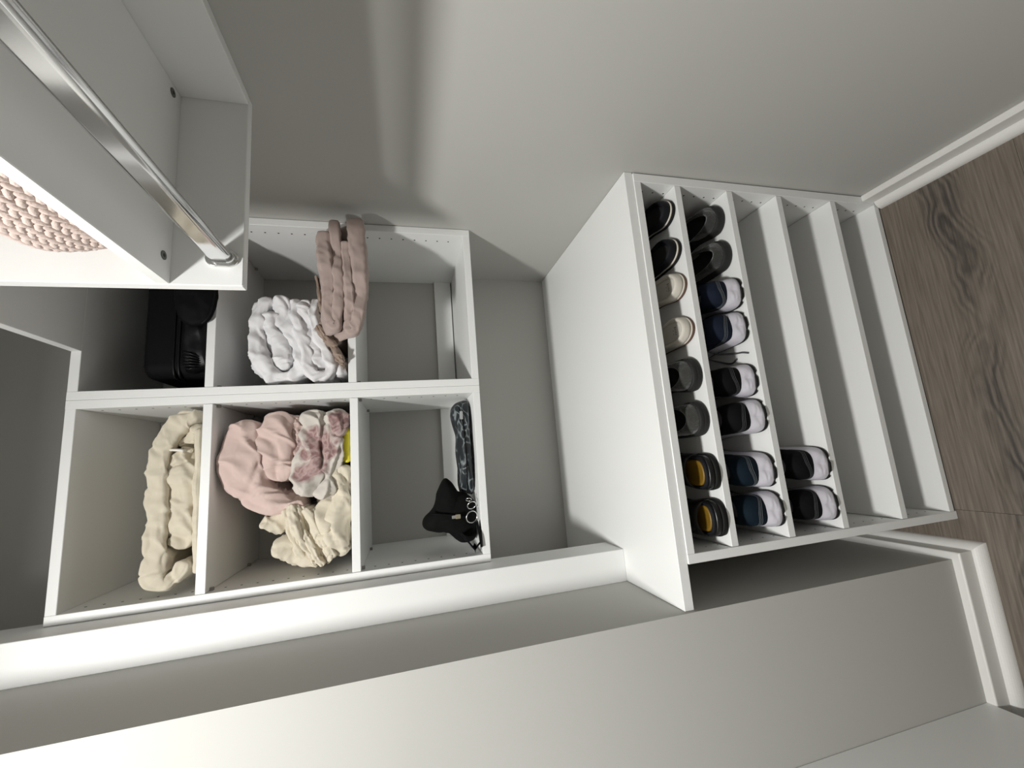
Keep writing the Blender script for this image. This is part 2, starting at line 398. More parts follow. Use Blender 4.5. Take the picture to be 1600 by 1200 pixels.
# ------------------------------------------------------------------ cubby units
PT = 0.0162
D = 0.92
def holes(name, pts, normal, parent, r=0.0024):
    geo = []
    for p_ in pts:
        geo.append(disc_geo(U(*p_), normal, r, 0.0003, 8))
    vs, fs = join_geo(geo)
    o = part(name, vs, fs, darkm, parent); o['kind'] = 'stuff'
    return o
def cubby(label, x0, x1, z0, z1, shelves, group):
    t = thing('cubby_unit', label, 'shelf unit', U((x0 + x1) / 2, (D + YB) / 2, z0), group)
    yb = YB - 0.001
    fbox('side_panel', (x0, x0 + PT), (D, yb), (z0, z1), laminate, t)
    fbox('side_panel', (x1 - PT, x1), (D, yb), (z0, z1), laminate, t)
    fbox('top_panel', (x0 + PT, x1 - PT), (D + .0006, yb), (z1 - PT, z1), laminate, t)
    fbox('bottom_panel', (x0 + PT, x1 - PT), (D + .0006, yb), (z0, z0 + PT), laminate, t)
    fbox('back_rail', (x0 + PT, x1 - PT), (yb - PT * .8, yb), (z0 + PT + .0035, z0 + PT + 0.052), laminate, t)
    fbox('back_rail', (x0 + PT, x1 - PT), (yb - PT * .8, yb), (z1 - PT - 0.052, z1 - PT - .001), laminate, t)
    zl = [z0 + PT] + [s_ for sh in shelves for s_ in sh] + [z1 - PT]
    for (a, b_) in shelves:
        sh = fbox('shelf', (x0 + PT + .0006, x1 - PT - .0006), (D + .0008, yb), (a, b_), laminate, t)
        for xx, sg in ((x0 + PT, 1), (x1 - PT, -1)):
            for yv in (D + .018, D + .21):
                xa, xb = sorted((xx, xx + sg * .006))
                fbox('shelf_pin', (xa, xb), (yv, yv + .006), (a - .006, a), pinm, sh, bev=0.0005)
    pts_l, pts_r = [], []
    z = z0 + 0.048
    while z < z1 - 0.03:
        if all(not (a - .004 < z < b_ + .004) for a, b_ in shelves):
            for yv in (D + .0315, D + .265):
                if yv < yb - .02:
                    pts_l.append((x0 + PT, yv, z)); pts_r.append((x1 - PT, yv, z))
        z += 0.0271
    holes('peg_holes', pts_l, (1, 0, 0), t); holes('peg_holes', pts_r, (-1, 0, 0), t)
    return t
XMID = 0.1612
cubR = cubby('white three-compartment cubby unit against the right wall holding white bedding', XMID, 0.5466, -0.167, 0.597, [(0.0973, 0.1139), (0.3636, 0.379)], 'cubby units on the back wall')
cubL = cubby('white three-compartment cubby unit beside the white post holding pink bedding', -0.2216, XMID - .0004, -0.167, 0.597, [(0.0955, 0.1118), (0.3633, 0.3795)], 'cubby units on the back wall')

# ------------------------------------------------------------------ wardrobe on the right wall
XE0, YE1, YE2, ZE = 0.2515, 0.5944, 0.6103, 0.2049
ZT0, ZT1 = 0.5802, 0.597
WEND = -0.75
wd = thing('wardrobe', 'white open wardrobe hung on the right wall with chrome rail and shelf', 'wardrobe', U(0.4, 0.0, ZE))
fbox('end_panel', (XE0, XW - .0004), (YE1, YE2), (ZE, ZT0), laminate, wd, bev=0.0012)
fbox('end_panel', (XE0, XW - .0004), (WEND, WEND + PT), (ZE, ZT0), laminate, wd, bev=0.0012)
fbox('back_panel', (0.532, XW - .0004), (WEND + PT, YE1), (ZE, ZT0), laminate, wd)
fbox('top_panel', (0.2534, XW - .0004), (WEND, D - .0004), (ZT0, ZT1), laminate, wd)
shf = fbox('shelf', (0.2525, 0.5318), (WEND + PT, YE1), (0.2886, 0.3040), laminate, wd, bev=0.001)
for (x, y) in ((0.518, 0.573), (0.283, 0.576)):
    vs, fs = disc_geo(U(x, y, 0.2886), (0, 0, -1), 0.0068, 0.0012, 24)
    cp = part('connector_cap', vs, fs, capm, shf)
    vs, fs = disc_geo(U(x, y, 0.2886 - .00105), (0, 0, -1), 0.0028, 0.0004, 6)
    part('connector_socket', vs, fs, groovem, shf)
# flat-oval rail
RX, RZ, RHW, RHH = 0.2895, 0.2300, 0.0066, 0.0142
def oval(x, y, z, hw, hh):
    """flat-sided oval: two half rounds joined by straight flanks"""
    out = []; st = hh - hw
    for k in range(15):
        a = math.pi * k / 14; out.append(U(x + hw * math.cos(a), y, z + st + hw * math.sin(a)))
    for f_ in (.96, .5, 0, -.5, -.96): out.append(U(x - hw, y, z + st * f_))
    for k in range(15):
        a = math.pi + math.pi * k / 14; out.append(U(x + hw * math.cos(a), y, z - st + hw * math.sin(a)))
    for f_ in (-.96, -.5, 0, .5, .96): out.append(U(x + hw, y, z + st * f_))
    return out
vs, fs = loft([oval(RX, WEND + PT, RZ, RHW, RHH), oval(RX, YE1 - .012, RZ, RHW, RHH), oval(RX, YE1 - .0035, RZ, RHW, RHH)], True, True)
rod = part('hanging_rail', vs, fs, chrome, wd, True)
vs, fs = loft([oval(RX, YE1 - .0001, RZ, RHW + .0055, RHH + .0055), oval(RX, YE1 - .003, RZ, RHW + .0055, RHH + .0055), oval(RX, YE1 - .004, RZ, RHW + .0045, RHH + .0045)], True, True)
part('rail_flange', vs, fs, metal_silver, rod)
# cup of the bracket round the lower half of the rail
cup_r = []
for yv in (YE1 - .004, YE1 - .010):
    outer, inner = [], []
    for k in range(21):
        a = math.pi + math.pi * k / 20
        outer.append(U(RX + (RHW + .0025) * math.cos(a), yv, RZ - (RHH - RHW) + (RHW + .0025) * math.sin(a)))
        inner.append(U(RX + (RHW + .0002) * math.cos(a), yv, RZ - (RHH - RHW) + (RHW + .0002) * math.sin(a)))
    cup_r.append(outer + inner[::-1])
vs, fs = loft(cup_r)
part('rail_cup', vs, fs, metal_silver, rod)
vs, fs = loft([oval(RX, WEND + PT + .0001, RZ, RHW + .0055, RHH + .0055), oval(RX, WEND + PT + .004, RZ, RHW + .0055, RHH + .0055)], True, True)
part('rail_flange', vs, fs, metal_silver, rod)

# ------------------------------------------------------------------ counter slab and shoe cabinet
slab = fbox('countertop', (XWL + .0005, XW - .0005), (0.6683, YB - .0005), (-0.4668, ZS), laminate, None, bev=0.0008)
tag(slab, 'white board countertop spanning the niche above the shoe shelves', 'countertop')
CF, CB = 0.6655, 0.985
CX0, CX1 = -0.2130, 0.5445
ct = thing('shoe_cabinet', 'white low shoe cabinet with five rows under the countertop', 'cabinet', U((CX0 + CX1) / 2, 0.82, ZF))
ZCT = -0.4671
fbox('side_panel', (CX0, CX0 + PT), (CF, CB), (ZF + .0005, ZCT), laminate, ct)
fbox('side_panel', (0.5255, CX1), (CF, CB), (ZF + .0005, ZCT), laminate, ct)
fbox('top_panel', (CX0 + PT, 0.5255), (CF + .0004, CB), (ZCT - .0155, ZCT), laminate, ct)
fbox('bottom_panel', (CX0 + PT, 0.5255), (CF + .0004, CB), (ZF + .0055, ZF + .0200), laminate, ct)
fbox('back_panel', (CX0 + PT, 0.5255), (CB - .006, CB), (ZF + .021, ZCT - .016), laminate, ct)
SH = [(-0.5762, -0.5612), (-0.7066, -0.6913), (-0.8398, -0.8250), (-0.9985, -0.9828)]
for a, b_ in SH:
    fbox('shelf', (CX0 + PT + .0008, 0.5248), (CF + .0006, CB - .007), (a, b_), laminate, ct)
pr, pl = [], []
z = ZF + 0.045
while z < ZCT - .03:
    if all(not (a - .003 < z < b_ + .003) for a, b_ in SH):
        for yv in (0.695, 0.93):
            pr.append((0.5255, yv, z)); pl.append((CX0 + PT, yv, z))
    z += 0.0258
holes('peg_holes', pr, (-1, 0, 0), ct, .0022); holes('peg_holes', pl, (1, 0, 0), ct, .0017)

# neighbouring cabinet at the lower left: only the lower part of its side shows
nb_ = thing('base_cabinet', 'plain white cabinet side hanging just above the baseboard in the corner', 'cabinet', U(-0.74, 0.35, ZF))
fbox('body', (-0.93, -0.5545), (-0.05, YO - .0005), (-1.0865, 0.0), laminate, nb_, bev=0.001)
fbox('plinth', (-0.92, -0.66), (0.0, 0.60), (ZF, -1.0865), laminate, nb_)

# ------------------------------------------------------------------ soft goods
def fbm(p_, f, o_=3):
    s_, a, q = 0, 1, Vector(p_) * f
    for i in range(o_):
        s_ += a * noise.noise(q); q *= 2.07; a *= 0.5
    return s_
def ridge(p_, f): return 1 - 2 * abs(noise.noise(Vector(p_) * f))
def crease(p_, f, so, wid=.10, warp=.018):
    q = Vector(p_) + so
    q = q + Vector((noise.noise(q * 16), noise.noise(q * 16 + Vector((5, 1, 7))), noise.noise(q * 16 + Vector((2, 9, 4))))) * warp
    n = noise.noise(q * f)
    return math.exp(-(n / wid) ** 2)
def ribbon_geo(path, y0, y1, seed=0, amp=0.004, cr=0.0025, fine=.0010, n_=130, f=20, fr=20, warpz=None, yvar=0.010, depth=1.1, layers=0, lay=.0007, streak=.0012, mc=20, ms=16, sq=1.0, vor=0.0, fv=26, rot=0.6):
    """a thick folded layer: XZ path with half-thickness (layout units), swept with a stadium section from depth y0 to y1"""
    C = catmull([(a, b_, 0) for a, b_, h_ in path], n_)
    HH = catmull([(h_, 0, 0) for a, b_, h_ in path], n_)
    so = Vector((seed * 7.31, seed * 3.7, seed * 1.9))
    tot = 0; Ls = [0]
    for i in range(1, n_): tot += (C[i] - C[i - 1]).length; Ls.append(tot)
    rings = []
    for i, c in enumerate(C):
        t = (C[min(i + 1, n_ - 1)] - C[max(i - 1, 0)]).normalized()
        t3 = Vector((t.x, 0, t.y)); nr = Vector((-t.y, 0, t.x))
        h = max(HH[i].x, .0015)
        e0, e1 = Ls[i] / (h * .9), (tot - Ls[i]) / (h * .9)
        cap = 1.0
        if e0 < 1: cap = min(cap, math.sqrt(max(0, 1 - (1 - e0) ** 2)))
        if e1 < 1: cap = min(cap, math.sqrt(max(0, 1 - (1 - e1) ** 2)))
        cap = max(cap, 0.04)
        yf = y0 + yvar * noise.noise(Vector((Ls[i] * 22, seed * 2.3, 0.5))) + (1 - cap) * h * .8
        hd = h * cap; fd = min(hd * depth, (y1 - yf) * .45)
        prof = []
        for k in range(mc):
            an = -math.pi / 2 + math.pi * k / (mc - 1)
            prof.append((yf + fd * (1 - max(0, math.cos(an)) ** sq), hd * math.copysign(abs(math.sin(an)) ** sq, an), -math.cos(an), math.sin(an)))
        for k in range(1, ms):
            u_ = (k / ms) ** 1.5
            prof.append((yf + fd + (y1 - yf - 2 * fd) * u_, hd, 0, 1))
        for k in range(7):
            an = math.pi / 2 - math.pi * k / 6
            prof.append((y1 - fd * (1 - math.cos(an)), hd * math.sin(an), math.cos(an), math.sin(an)))
        for k in range(ms - 1, 0, -1):
            u_ = (k / ms) ** 1.5
            prof.append((yf + fd + (y1 - yf - 2 * fd) * u_, -hd, 0, -1))
        ring = []
        for (yy_, tt, dy, dn) in prof:
            p_ = Vector((c.x, yy_, c.y)) + nr * tt
            d = amp * fbm(p_ + so, f, 2)
            d -= cr * crease(p_, fr, so) * 1.2
            d += cr * .8 * crease(p_, fr * .8, so + Vector((3.3, 1.1, 6.2)), .13)
            d += fine * fbm(p_ + so, 70, 2)
            if vor:
                # crumple: sharp crests along the borders of stretched cells, running slantwise over the fold
                w_ = Vector((noise.noise((p_ + so) * 11), noise.noise((p_ + so) * 11 + Vector((4, 4, 1))), 0)) * .16
                a1 = Ls[i]; b1 = tt + (yy_ - y0) * 1.0
                q_ = Vector(((a1 * math.cos(rot) + b1 * math.sin(rot)) * fv + seed * 5.5, (-a1 * math.sin(rot) + b1 * math.cos(rot)) * fv * 3.0, seed * 1.7 + dn * .3))
                dist = noise.voronoi(q_ + w_)[0]
                d += vor * 1.25 * (math.exp(-(dist[1] - dist[0]) / .20) - .40) + vor * .5 * (dist[0] - .4)
            # long soft streaks following the fold
            d += streak * noise.noise(Vector((Ls[i] * 9 + seed, (tt / max(hd, 1e-4)) * 2.6 + yy_ * 30, seed * 3.1)))
            if layers and dy < -.2:
                d -= lay * (0.5 + 0.5 * math.cos(layers * math.pi * tt / max(hd, 1e-4) + 2.2 * noise.noise(Vector((Ls[i] * 16, seed, 0))))) ** 6 * 2.2
            lim = min(1, cap * 1.05) ** 2
            p_ += (nr * dn + Vector((0, dy, 0))) * d * lim + t3 * amp * .5 * noise.noise((p_ + so) * 15)
            if warpz: p_ = warpz(p_)
            ring.append(U(*p_))
        rings.append(ring)
    return loft(rings)
def clothing(name, label, cat, geos, mat, zmin=None, group=None, xmin=None, xmax=None, zmax=None):
    vs, fs = join_geo(geos)
    if zmax is not None: vs = [Vector((v_.x, v_.y, min(v_.z, H(zmax)))) for v_ in vs]
    if zmin is not None:
        zz = H(zmin)
        vs = [Vector((v_.x, v_.y, max(v_.z, zz + (0.0 if v_.z >= zz else (zz - v_.z) * 0.0)))) for v_ in vs]
    if xmax is not None: vs = [Vector((min(v_.x, xmax * S), v_.y, v_.z)) for v_ in vs]
    if xmin is not None: vs = [Vector((max(v_.x, xmin * S), v_.y, v_.z)) for v_ in vs]
    o = part(name, vs, fs, mat, None, True)
    tag(o, label, cat, group)
    return o

# white mattress pad, folded
W1 = [(0.3715, 0.2685, 0.0122), (0.3347, 0.2898, 0.0177), (0.2821, 0.2941, 0.0166), (0.2345, 0.286, 0.0166), (0.2043, 0.2658, 0.0144), (0.1963, 0.2387, 0.0122), (0.2099, 0.2132, 0.0155), (0.2391, 0.2059, 0.0177), (0.2815, 0.2211, 0.0199), (0.3179, 0.2419, 0.0211), (0.3523, 0.2478, 0.0199), (0.3742, 0.2406, 0.0155)]
W1i = [(0.3389, 0.2716, 0.012), (0.2819, 0.2610, 0.0185), (0.2419, 0.2463, 0.0190), (0.2116, 0.2390, 0.0120)]
W2 = [(0.368, 0.2179, 0.0111), (0.3309, 0.2177, 0.0122), (0.2879, 0.2099, 0.0122), (0.2494, 0.1966, 0.0111), (0.2104, 0.1928, 0.0089), (0.1932, 0.1778, 0.0078), (0.1978, 0.1551, 0.0089), (0.2167, 0.1492, 0.0089), (0.2531, 0.1605, 0.01), (0.292, 0.1758, 0.0111), (0.3311, 0.1834, 0.0122), (0.3709, 0.1795, 0.01)]
W2i = [(0.3661, 0.2007, 0.0121), (0.3245, 0.1987, 0.0140), (0.2813, 0.190, 0.0160), (0.2385, 0.1759, 0.0175), (0.2067, 0.1702, 0.0153)]
W3 = [(0.1951, 0.1315, 0.0099), (0.2271, 0.1375, 0.0099), (0.2573, 0.1488, 0.0099)]
clothing('folded_mattress_pad', 'puffy white bedding folded into thick rolls in the middle right cubby', 'bedding', [
    ribbon_geo(W1, 0.925, 1.12, 1, .006, .0030, .0006, layers=1, vor=.0035, fv=13, sq=.8),
    ribbon_geo(W1i, 0.929, 1.12, 2, .006, .0035, vor=.0035, fv=15, sq=.7, fine=.0006),
    ribbon_geo(W2, 0.922, 1.12, 3, .005, .0030, layers=2, vor=.0030, fv=15, sq=.7, fine=.0006),
    ribbon_geo(W2i, 0.926, 1.12, 4, .005, .0035, vor=.0035, fv=15, sq=.7, fine=.0006),
    ribbon_geo(W3, 0.930, 1.12, 5, .004, .003)], white_cloth, 0.1145, xmin=0.179)

# blush quilt folded flat and jutting out over the shelf edge
def sag(p_):
    t = max(0, min(1, (p_.y - 0.872) / 0.044)); t = t * t * (3 - 2 * t)
    z2 = 0.1160 + max(0, p_.z - 0.066) * 0.56
    return Vector((p_.x, p_.y, p_.z * (1 - t) + z2 * t))
B1 = [(0.4919, 0.1525, .0130), (0.4311, 0.1485, .0145), (0.3668, 0.1424, .0130), (0.3195, 0.1449, .0115), (0.2864, 0.1327, .0130), (0.3133, 0.1262, .0110), (0.3641, 0.1222, .0105), (0.4321, 0.1258, .0105), (0.5185, 0.1308, .0110)]
B2 = [(0.4692, 0.1095, .0085), (0.4001, 0.1051, .0095), (0.3357, 0.1017, .0090), (0.3009, 0.1036, .0100), (0.276, 0.0987, .0135), (0.2978, 0.0881, .0125), (0.352, 0.0814, .0140), (0.4338, 0.0834, .0165), (0.5247, 0.0897, .0170)]
clothing('folded_quilt', 'dusty blush folded quilt jutting out over the shelf edge of the right cubby', 'blanket', [
    ribbon_geo(B1, 0.855, 1.06, 11, .0026, .0014, .0005, warpz=sag, yvar=.012, fr=26, sq=.62, depth=.8, vor=.0016, fv=16, rot=1.0),
    ribbon_geo(B2, 0.850, 1.06, 12, .0026, .0014, .0005, warpz=sag, yvar=.012, fr=26, sq=.62, depth=.8, vor=.0016, fv=16, rot=.9)], blush_cloth, xmax=0.545)

clothing('satin_pillowcase', 'crumpled taupe satin pillowcase wedged between white bedding and blush quilt', 'pillowcase', [
    ribbon_geo([(0.4092, 0.1730, .0030), (0.3699, 0.1673, .0045), (0.3332, 0.1637, .0035)], 0.895, 0.99, 21, .003, .002),
    ribbon_geo([(0.3000, 0.1731, .0040), (0.2730, 0.1570, .0090), (0.2455, 0.1378, .0085), (0.2098, 0.1240, .0045)], 0.902, 1.02, 22, .005, .004, .0015, fr=34, layers=2, vor=.0018, fv=18, rot=.2),
    ribbon_geo([(0.2880, 0.1640, .0040), (0.2550, 0.1410, .0060), (0.2180, 0.1215, .0040)], 0.898, 1.0, 24, .004, .004, .0015, fr=38, vor=.0018, fv=18, rot=.2),
    ribbon_geo([(0.3096, 0.1654, .0080), (0.2841, 0.1504, .0095), (0.2629, 0.1373, .0080)], 0.908, 1.0, 23, .003, .003)], taupe_satin, 0.1145)

# cream sheet, upper compartment of the left unit
C1 = [(0.1271, 0.3935, 0.0096), (0.1189, 0.4191, 0.0153), (0.1021, 0.4348, 0.0180), (0.062, 0.4518, 0.0165), (0.0004, 0.4552, 0.0175), (-0.0687, 0.4555, 0.0180), (-0.1276, 0.4523, 0.0190), (-0.1663, 0.4488, 0.0190), (-0.1802, 0.4315, 0.0096), (-0.165, 0.4116, 0.0115), (-0.1462, 0.4006, 0.0115)]
C2 = [(0.0618, 0.4069, 0.0077), (0.0378, 0.4206, 0.0225), (-0.0152, 0.4178, 0.0255), (-0.0728, 0.4168, 0.0245), (-0.1266, 0.413, 0.0172)]
C3 = [(0.0995, 0.3932, 0.0069), (0.0007, 0.3915, 0.0077), (-0.0913, 0.3894, 0.0084), (-0.1716, 0.3865, 0.0069)]
C4 = [(0.0699, 0.4306, 0.0058), (0.0844, 0.4093, 0.0134), (0.1092, 0.3942, 0.0134)]
cs = clothing('folded_sheet', 'cream bed sheet folded flat alone in the upper left cubby', 'bed sheet', [
    ribbon_geo(C1, 0.930, 1.13, 31, .0035, .0024, .0012, n_=190, fr=22, sq=.55, depth=.7, vor=.0030, fv=9, rot=.75, mc=26),
    ribbon_geo(C2, 0.940, 1.12, 32, .005, .0040, .0014, fr=18, sq=.7, vor=.0050, fv=10, rot=.5, mc=28),
    ribbon_geo(C4, 0.945, 1.12, 35, .005, .004, .0012, fr=24, sq=.7, vor=.004, fv=22),
    ribbon_geo(C3, 0.934, 1.13, 33, .002, .001)], cream_cloth, 0.3800)
vs, fs = ribbon_geo([(0.0605, 0.4365, .0030), (0.0590, 0.424, .0030), (0.0570, 0.4122, .0030)], 0.929, 0.948, 34, .0005, .0003, .0001, n_=20, mc=10, ms=4, streak=0)
part('satin_tag', vs, fs, tag_white, cs, True)

# pink duvet cover, floral pillowcase, cream pillowcases in the middle left cubby
P1 = [(0.1124, 0.3065, 0.0202), (0.0696, 0.3165, 0.0328), (0.0226, 0.3149, 0.0365), (-0.0221, 0.3018, 0.0357), (-0.049, 0.2762, 0.0312), (-0.0645, 0.2448, 0.0202), (-0.0703, 0.2044, 0.0092)]
P2 = [(0.1222, 0.2762, 0.0147), (0.1007, 0.2627, 0.0312), (0.0652, 0.2608, 0.0337), (0.0203, 0.2559, 0.0292), (-0.0184, 0.2425, 0.0147)]
clothing('rolled_duvet_cover', 'pale pink duvet cover loosely rolled in the middle left cubby', 'bedding', [
    ribbon_geo(P1, 0.940, 1.15, 41, .007, .0050, .0008, f=11, fr=11, n_=170, depth=.6, mc=34, sq=.75, vor=.0065, fv=9, rot=.5),
    ribbon_geo(P2, 0.944, 1.15, 43, .007, .0050, .0008, f=11, fr=12, depth=.6, mc=34, sq=.75, vor=.0065, fv=10, rot=.9),
    ribbon_geo([(0.120, 0.235, .012), (0.085, 0.222, .016), (0.04, 0.220, .016), (-0.02, 0.215, .012)], 0.965, 1.15, 44, .006, .005, .002, fr=26, vor=.004, fv=30)], pink_cloth, 0.114, xmax=0.1436, zmax=0.3615)
F1 = [(0.1259, 0.1939, 0.0216), (0.0853, 0.1848, 0.027), (0.0375, 0.1918, 0.0333), (-0.0066, 0.1946, 0.0333), (-0.0511, 0.1868, 0.0171)]
F2 = [(0.1238, 0.1365, 0.0208), (0.0726, 0.1428, 0.0208), (0.018, 0.1504, 0.0208), (-0.0289, 0.1597, 0.0163), (-0.0585, 0.1761, 0.0091)]
clothing('floral_pillowcase', 'pale pillowcase printed with dusty rose flowers next to the pink duvet cover', 'pillowcase', [
    ribbon_geo(F1, 0.922, 1.12, 51, .007, .0050, .0008, f=13, fr=14, depth=.65, mc=34, sq=.75, vor=.0075, fv=11, rot=.3),
    ribbon_geo(F2, 0.920, 1.12, 52, .006, .0050, .0008, f=14, fr=16, depth=.75, mc=30, sq=.75, vor=.0065, fv=12, rot=.2)], floral_cloth, 0.114, xmax=0.1436)
K = [[(-0.063, 0.2271, 0.0065), (-0.1136, 0.2141, 0.0079), (-0.1635, 0.1915, 0.0072), (-0.1834, 0.1802, 0.0043)],
     [(-0.0639, 0.2187, 0.0065), (-0.1119, 0.2043, 0.0079), (-0.165, 0.1802, 0.0072), (-0.1869, 0.166, 0.0043)],
     [(-0.0679, 0.2087, 0.0065), (-0.1163, 0.1915, 0.0079), (-0.1636, 0.1688, 0.0072), (-0.1857, 0.1575, 0.0043)],
     [(-0.072, 0.1987, 0.0065), (-0.1207, 0.1801, 0.0079), (-0.1587, 0.1616, 0.0072), (-0.1804, 0.1531, 0.0043)],
     [(-0.076, 0.1902, 0.0065), (-0.1186, 0.173, 0.0079), (-0.1533, 0.1573, 0.0072), (-0.1755, 0.1459, 0.0043)],
     [(-0.0694, 0.2369, 0.0065), (-0.1182, 0.2253, 0.0079), (-0.1547, 0.2139, 0.0072), (-0.1802, 0.1971, 0.0043)]]
clothing('pleated_pillowcase', 'cream pillowcase bunched into narrow pleats at the left of the middle cubby', 'pillowcase',
    [ribbon_geo([(-0.065, 0.231, 0.0109), (-0.0959, 0.2503, 0.0198), (-0.1003, 0.2858, 0.0107)], 0.945, 1.10, 61, .005, .004, .001, fr=18, sq=.7, vor=.003, fv=10)] +
    [ribbon_geo(k_, 0.926 + .004 * (i % 3), 1.10, 62 + i, .0030, .0022, .0008, n_=90, mc=14, ms=8, fr=30, layers=1, sq=.8, vor=.0022, fv=24, rot=.2) for i, k_ in enumerate(K)] +
    [ribbon_geo([(-0.1507, 0.2641, 0.0161), (-0.1501, 0.2414, 0.0242), (-0.1694, 0.2133, 0.018), (-0.1892, 0.1793, 0.0073)], 0.938, 1.10, 76, .005, .004, .001, fr=18, sq=.7, vor=.0035, fv=9),
     ribbon_geo([(-0.12, 0.232, .015), (-0.145, 0.205, .018), (-0.17, 0.175, .014)], 0.948, 1.10, 77, .005, .004, .001, fr=18, sq=.7, vor=.005, fv=18)], cream_cloth, 0.1125)
clothing('crumpled_pillowcase', 'ivory pillowcase slumped on the shelf below the floral one', 'pillowcase', [
    ribbon_geo([(0.0035, 0.1345, 0.0128), (-0.0303, 0.147, 0.0172), (-0.0756, 0.1633, 0.0191), (-0.1151, 0.1669, 0.0191), (-0.1437, 0.1597, 0.0109)], 0.934, 1.10, 71, .006, .0045, .0010, fr=18, sq=.75, vor=.0055, fv=9, rot=.25),
    ribbon_geo([(0.0058, 0.1240, 0.0091), (-0.0478, 0.1308, 0.0181), (-0.0939, 0.1368, 0.0215), (-0.1393, 0.1378, 0.0224), (-0.1762, 0.1323, 0.0145)], 0.928, 1.10, 78, .006, .0045, .0010, fr=18, sq=.75, vor=.0055, fv=9, rot=.25)], cream_cloth, 0.1125)
vs, fs = ribbon_geo([(0.115, 0.1215, .0085), (0.06, 0.1215, .0085), (0.010, 0.1215, .0085)], 0.934, 1.05, 81, .0006, .0003, .0001, streak=0)
tag(part('yellow_packet', vs, fs, yellow, None, True), 'bright yellow flat packet peeking out under the floral pillowcase', 'packet')

# ------------------------------------------------------------------ bags
def puff_geo(outline, yc_, ty, seed=0, amp=.004, f=20, n_=96, K=12, back=0.5):
    """star-shaped XZ outline blown up towards the room and a little towards the wall"""
    C = catmull(outline + [outline[0]], n_ + 1)[:-1] if False else catmull([(a, 0, b_) for a, b_ in outline + [outline[0]]], n_ + 1)[:-1]
    cen = sum(C, Vector()) / n_
    so = Vector((seed * 5.1, seed * 2.2, seed * 8.8))
    rings = []
    seq = [(-1, k / K) for k in range(0, K)] + [(0, 1.0)] + [(1, k / K) for k in range(K - 1, -1, -1)]
    for sd, r_ in seq:
        r_ = max(r_, 0.02)
        hh = math.sqrt(max(0, 1 - r_ ** 2.4))
        ring = []
        for c in C:
            p_ = cen + (c - cen) * r_
            y_ = yc_ + (-ty * hh if sd < 0 else ty * back * hh)
            p_ = Vector((p_.x, y_, p_.z))
            d = amp * fbm(p_ + so, f) + amp * .6 * (ridge(p_ + so, f * 1.4) - .4)
            p_.y -= d * hh; p_ += (c - cen).normalized() * d * .6 * r_
            ring.append(U(*p_))
        rings.append(ring)
    return loft(rings)
# soft black pouch with zip and rings
pb = thing('zip_pouch', 'slouchy black zip pouch with metal rings in the lower left cubby', 'pouch', U(-0.12, 0.97, -0.1505))
po = [(-0.0757, -0.1104), (-0.0547, -0.0993), (-0.0415, -0.0869), (-0.0465, -0.0766), (-0.0748, -0.0640), (-0.105, -0.0546), (-0.122, -0.0343), (-0.1405, -0.0296), (-0.1556, -0.0435), (-0.1618, -0.0774), (-0.1752, -0.0961), (-0.1883, -0.1151), (-0.1878, -0.1385), (-0.1732, -0.1495), (-0.1441, -0.1500), (-0.1041, -0.1480), (-0.0826, -0.1348)]
vs, fs = puff_geo(po, 0.985, 0.038, 3, .006, 16, back=.8)
vs = [Vector((v_.x, v_.y, max(v_.z, H(-0.1505)))) for v_ in vs]
part('body', vs, fs, black_canvas, pb, True)
tube('zip_seam', [U(-0.113, 0.950, -0.045), U(-0.118, 0.944, -0.075), U(-0.123, 0.942, -0.100), U(-0.130, 0.944, -0.125)], 0.0022, black_nylon, pb, 8, 24)
zx = []
zx.append(box_geo(-0.0055, 0.0055, -0.0012, 0.0012, -0.013, 0.0, .0008))
vs, fs = zx[0]
zo = U(-0.1245, 0.938, -0.098)
part('zip_pull', [v_ + zo for v_ in vs], fs, metal_gold, pb)
vs, fs = box_geo(-0.004, 0.004, -0.002, 0.002, -0.002, 0.009, .001)
part('zip_slider', [v_ + zo for v_ in vs], fs, metal_silver, pb)
def ring_geo(c, r, rad, n_=28, m_=8, ax=(0, 1, 0)):
    a_ = Vector(ax).normalized(); e = a_.orthogonal().normalized(); g = a_.cross(e)
    rings = []
    for i in range(n_ + 1):
        t = 2 * math.pi * i / n_
        d = e * math.cos(t) + g * math.sin(t)
        rings.append([c + d * (r + rad * math.cos(2 * math.pi * k / m_)) + a_ * rad * math.sin(2 * math.pi * k / m_) for k in range(m_)])
    return loft(rings, False, False)
vs, fs = ring_geo(U(-0.128, 0.934, -0.1330), 0.0150, 0.0014, ax=(0.2, 1, 0.3)); part('metal_ring', vs, fs, metal_silver, pb, True)
vs, fs = ring_geo(U(-0.104, 0.940, -0.1350), 0.0115, 0.0014, ax=(0.7, 1, 0.2)); part('metal_ring', vs, fs, metal_silver, pb, True)
vs, fs = ring_geo(U(-0.092, 0.945, -0.1300), 0.0075, 0.0012, ax=(0.9, .6, -0.2)); part('metal_ring', vs, fs, metal_silver, pb, True)
# folded webbing strap
for k, pts in enumerate(([(-0.160, 0.940, -0.108), (-0.178, 0.934, -0.122), (-0.193, 0.934, -0.135), (-0.186, 0.938, -0.1465)],
                         [(-0.140, 0.936, -0.1440), (-0.165, 0.926, -0.1475), (-0.190, 0.924, -0.1485)])):
    tube('strap', [U(*q) for q in pts], 0.0022, black_nylon, pb, 10, 30, flat=(6.0, 1.0))
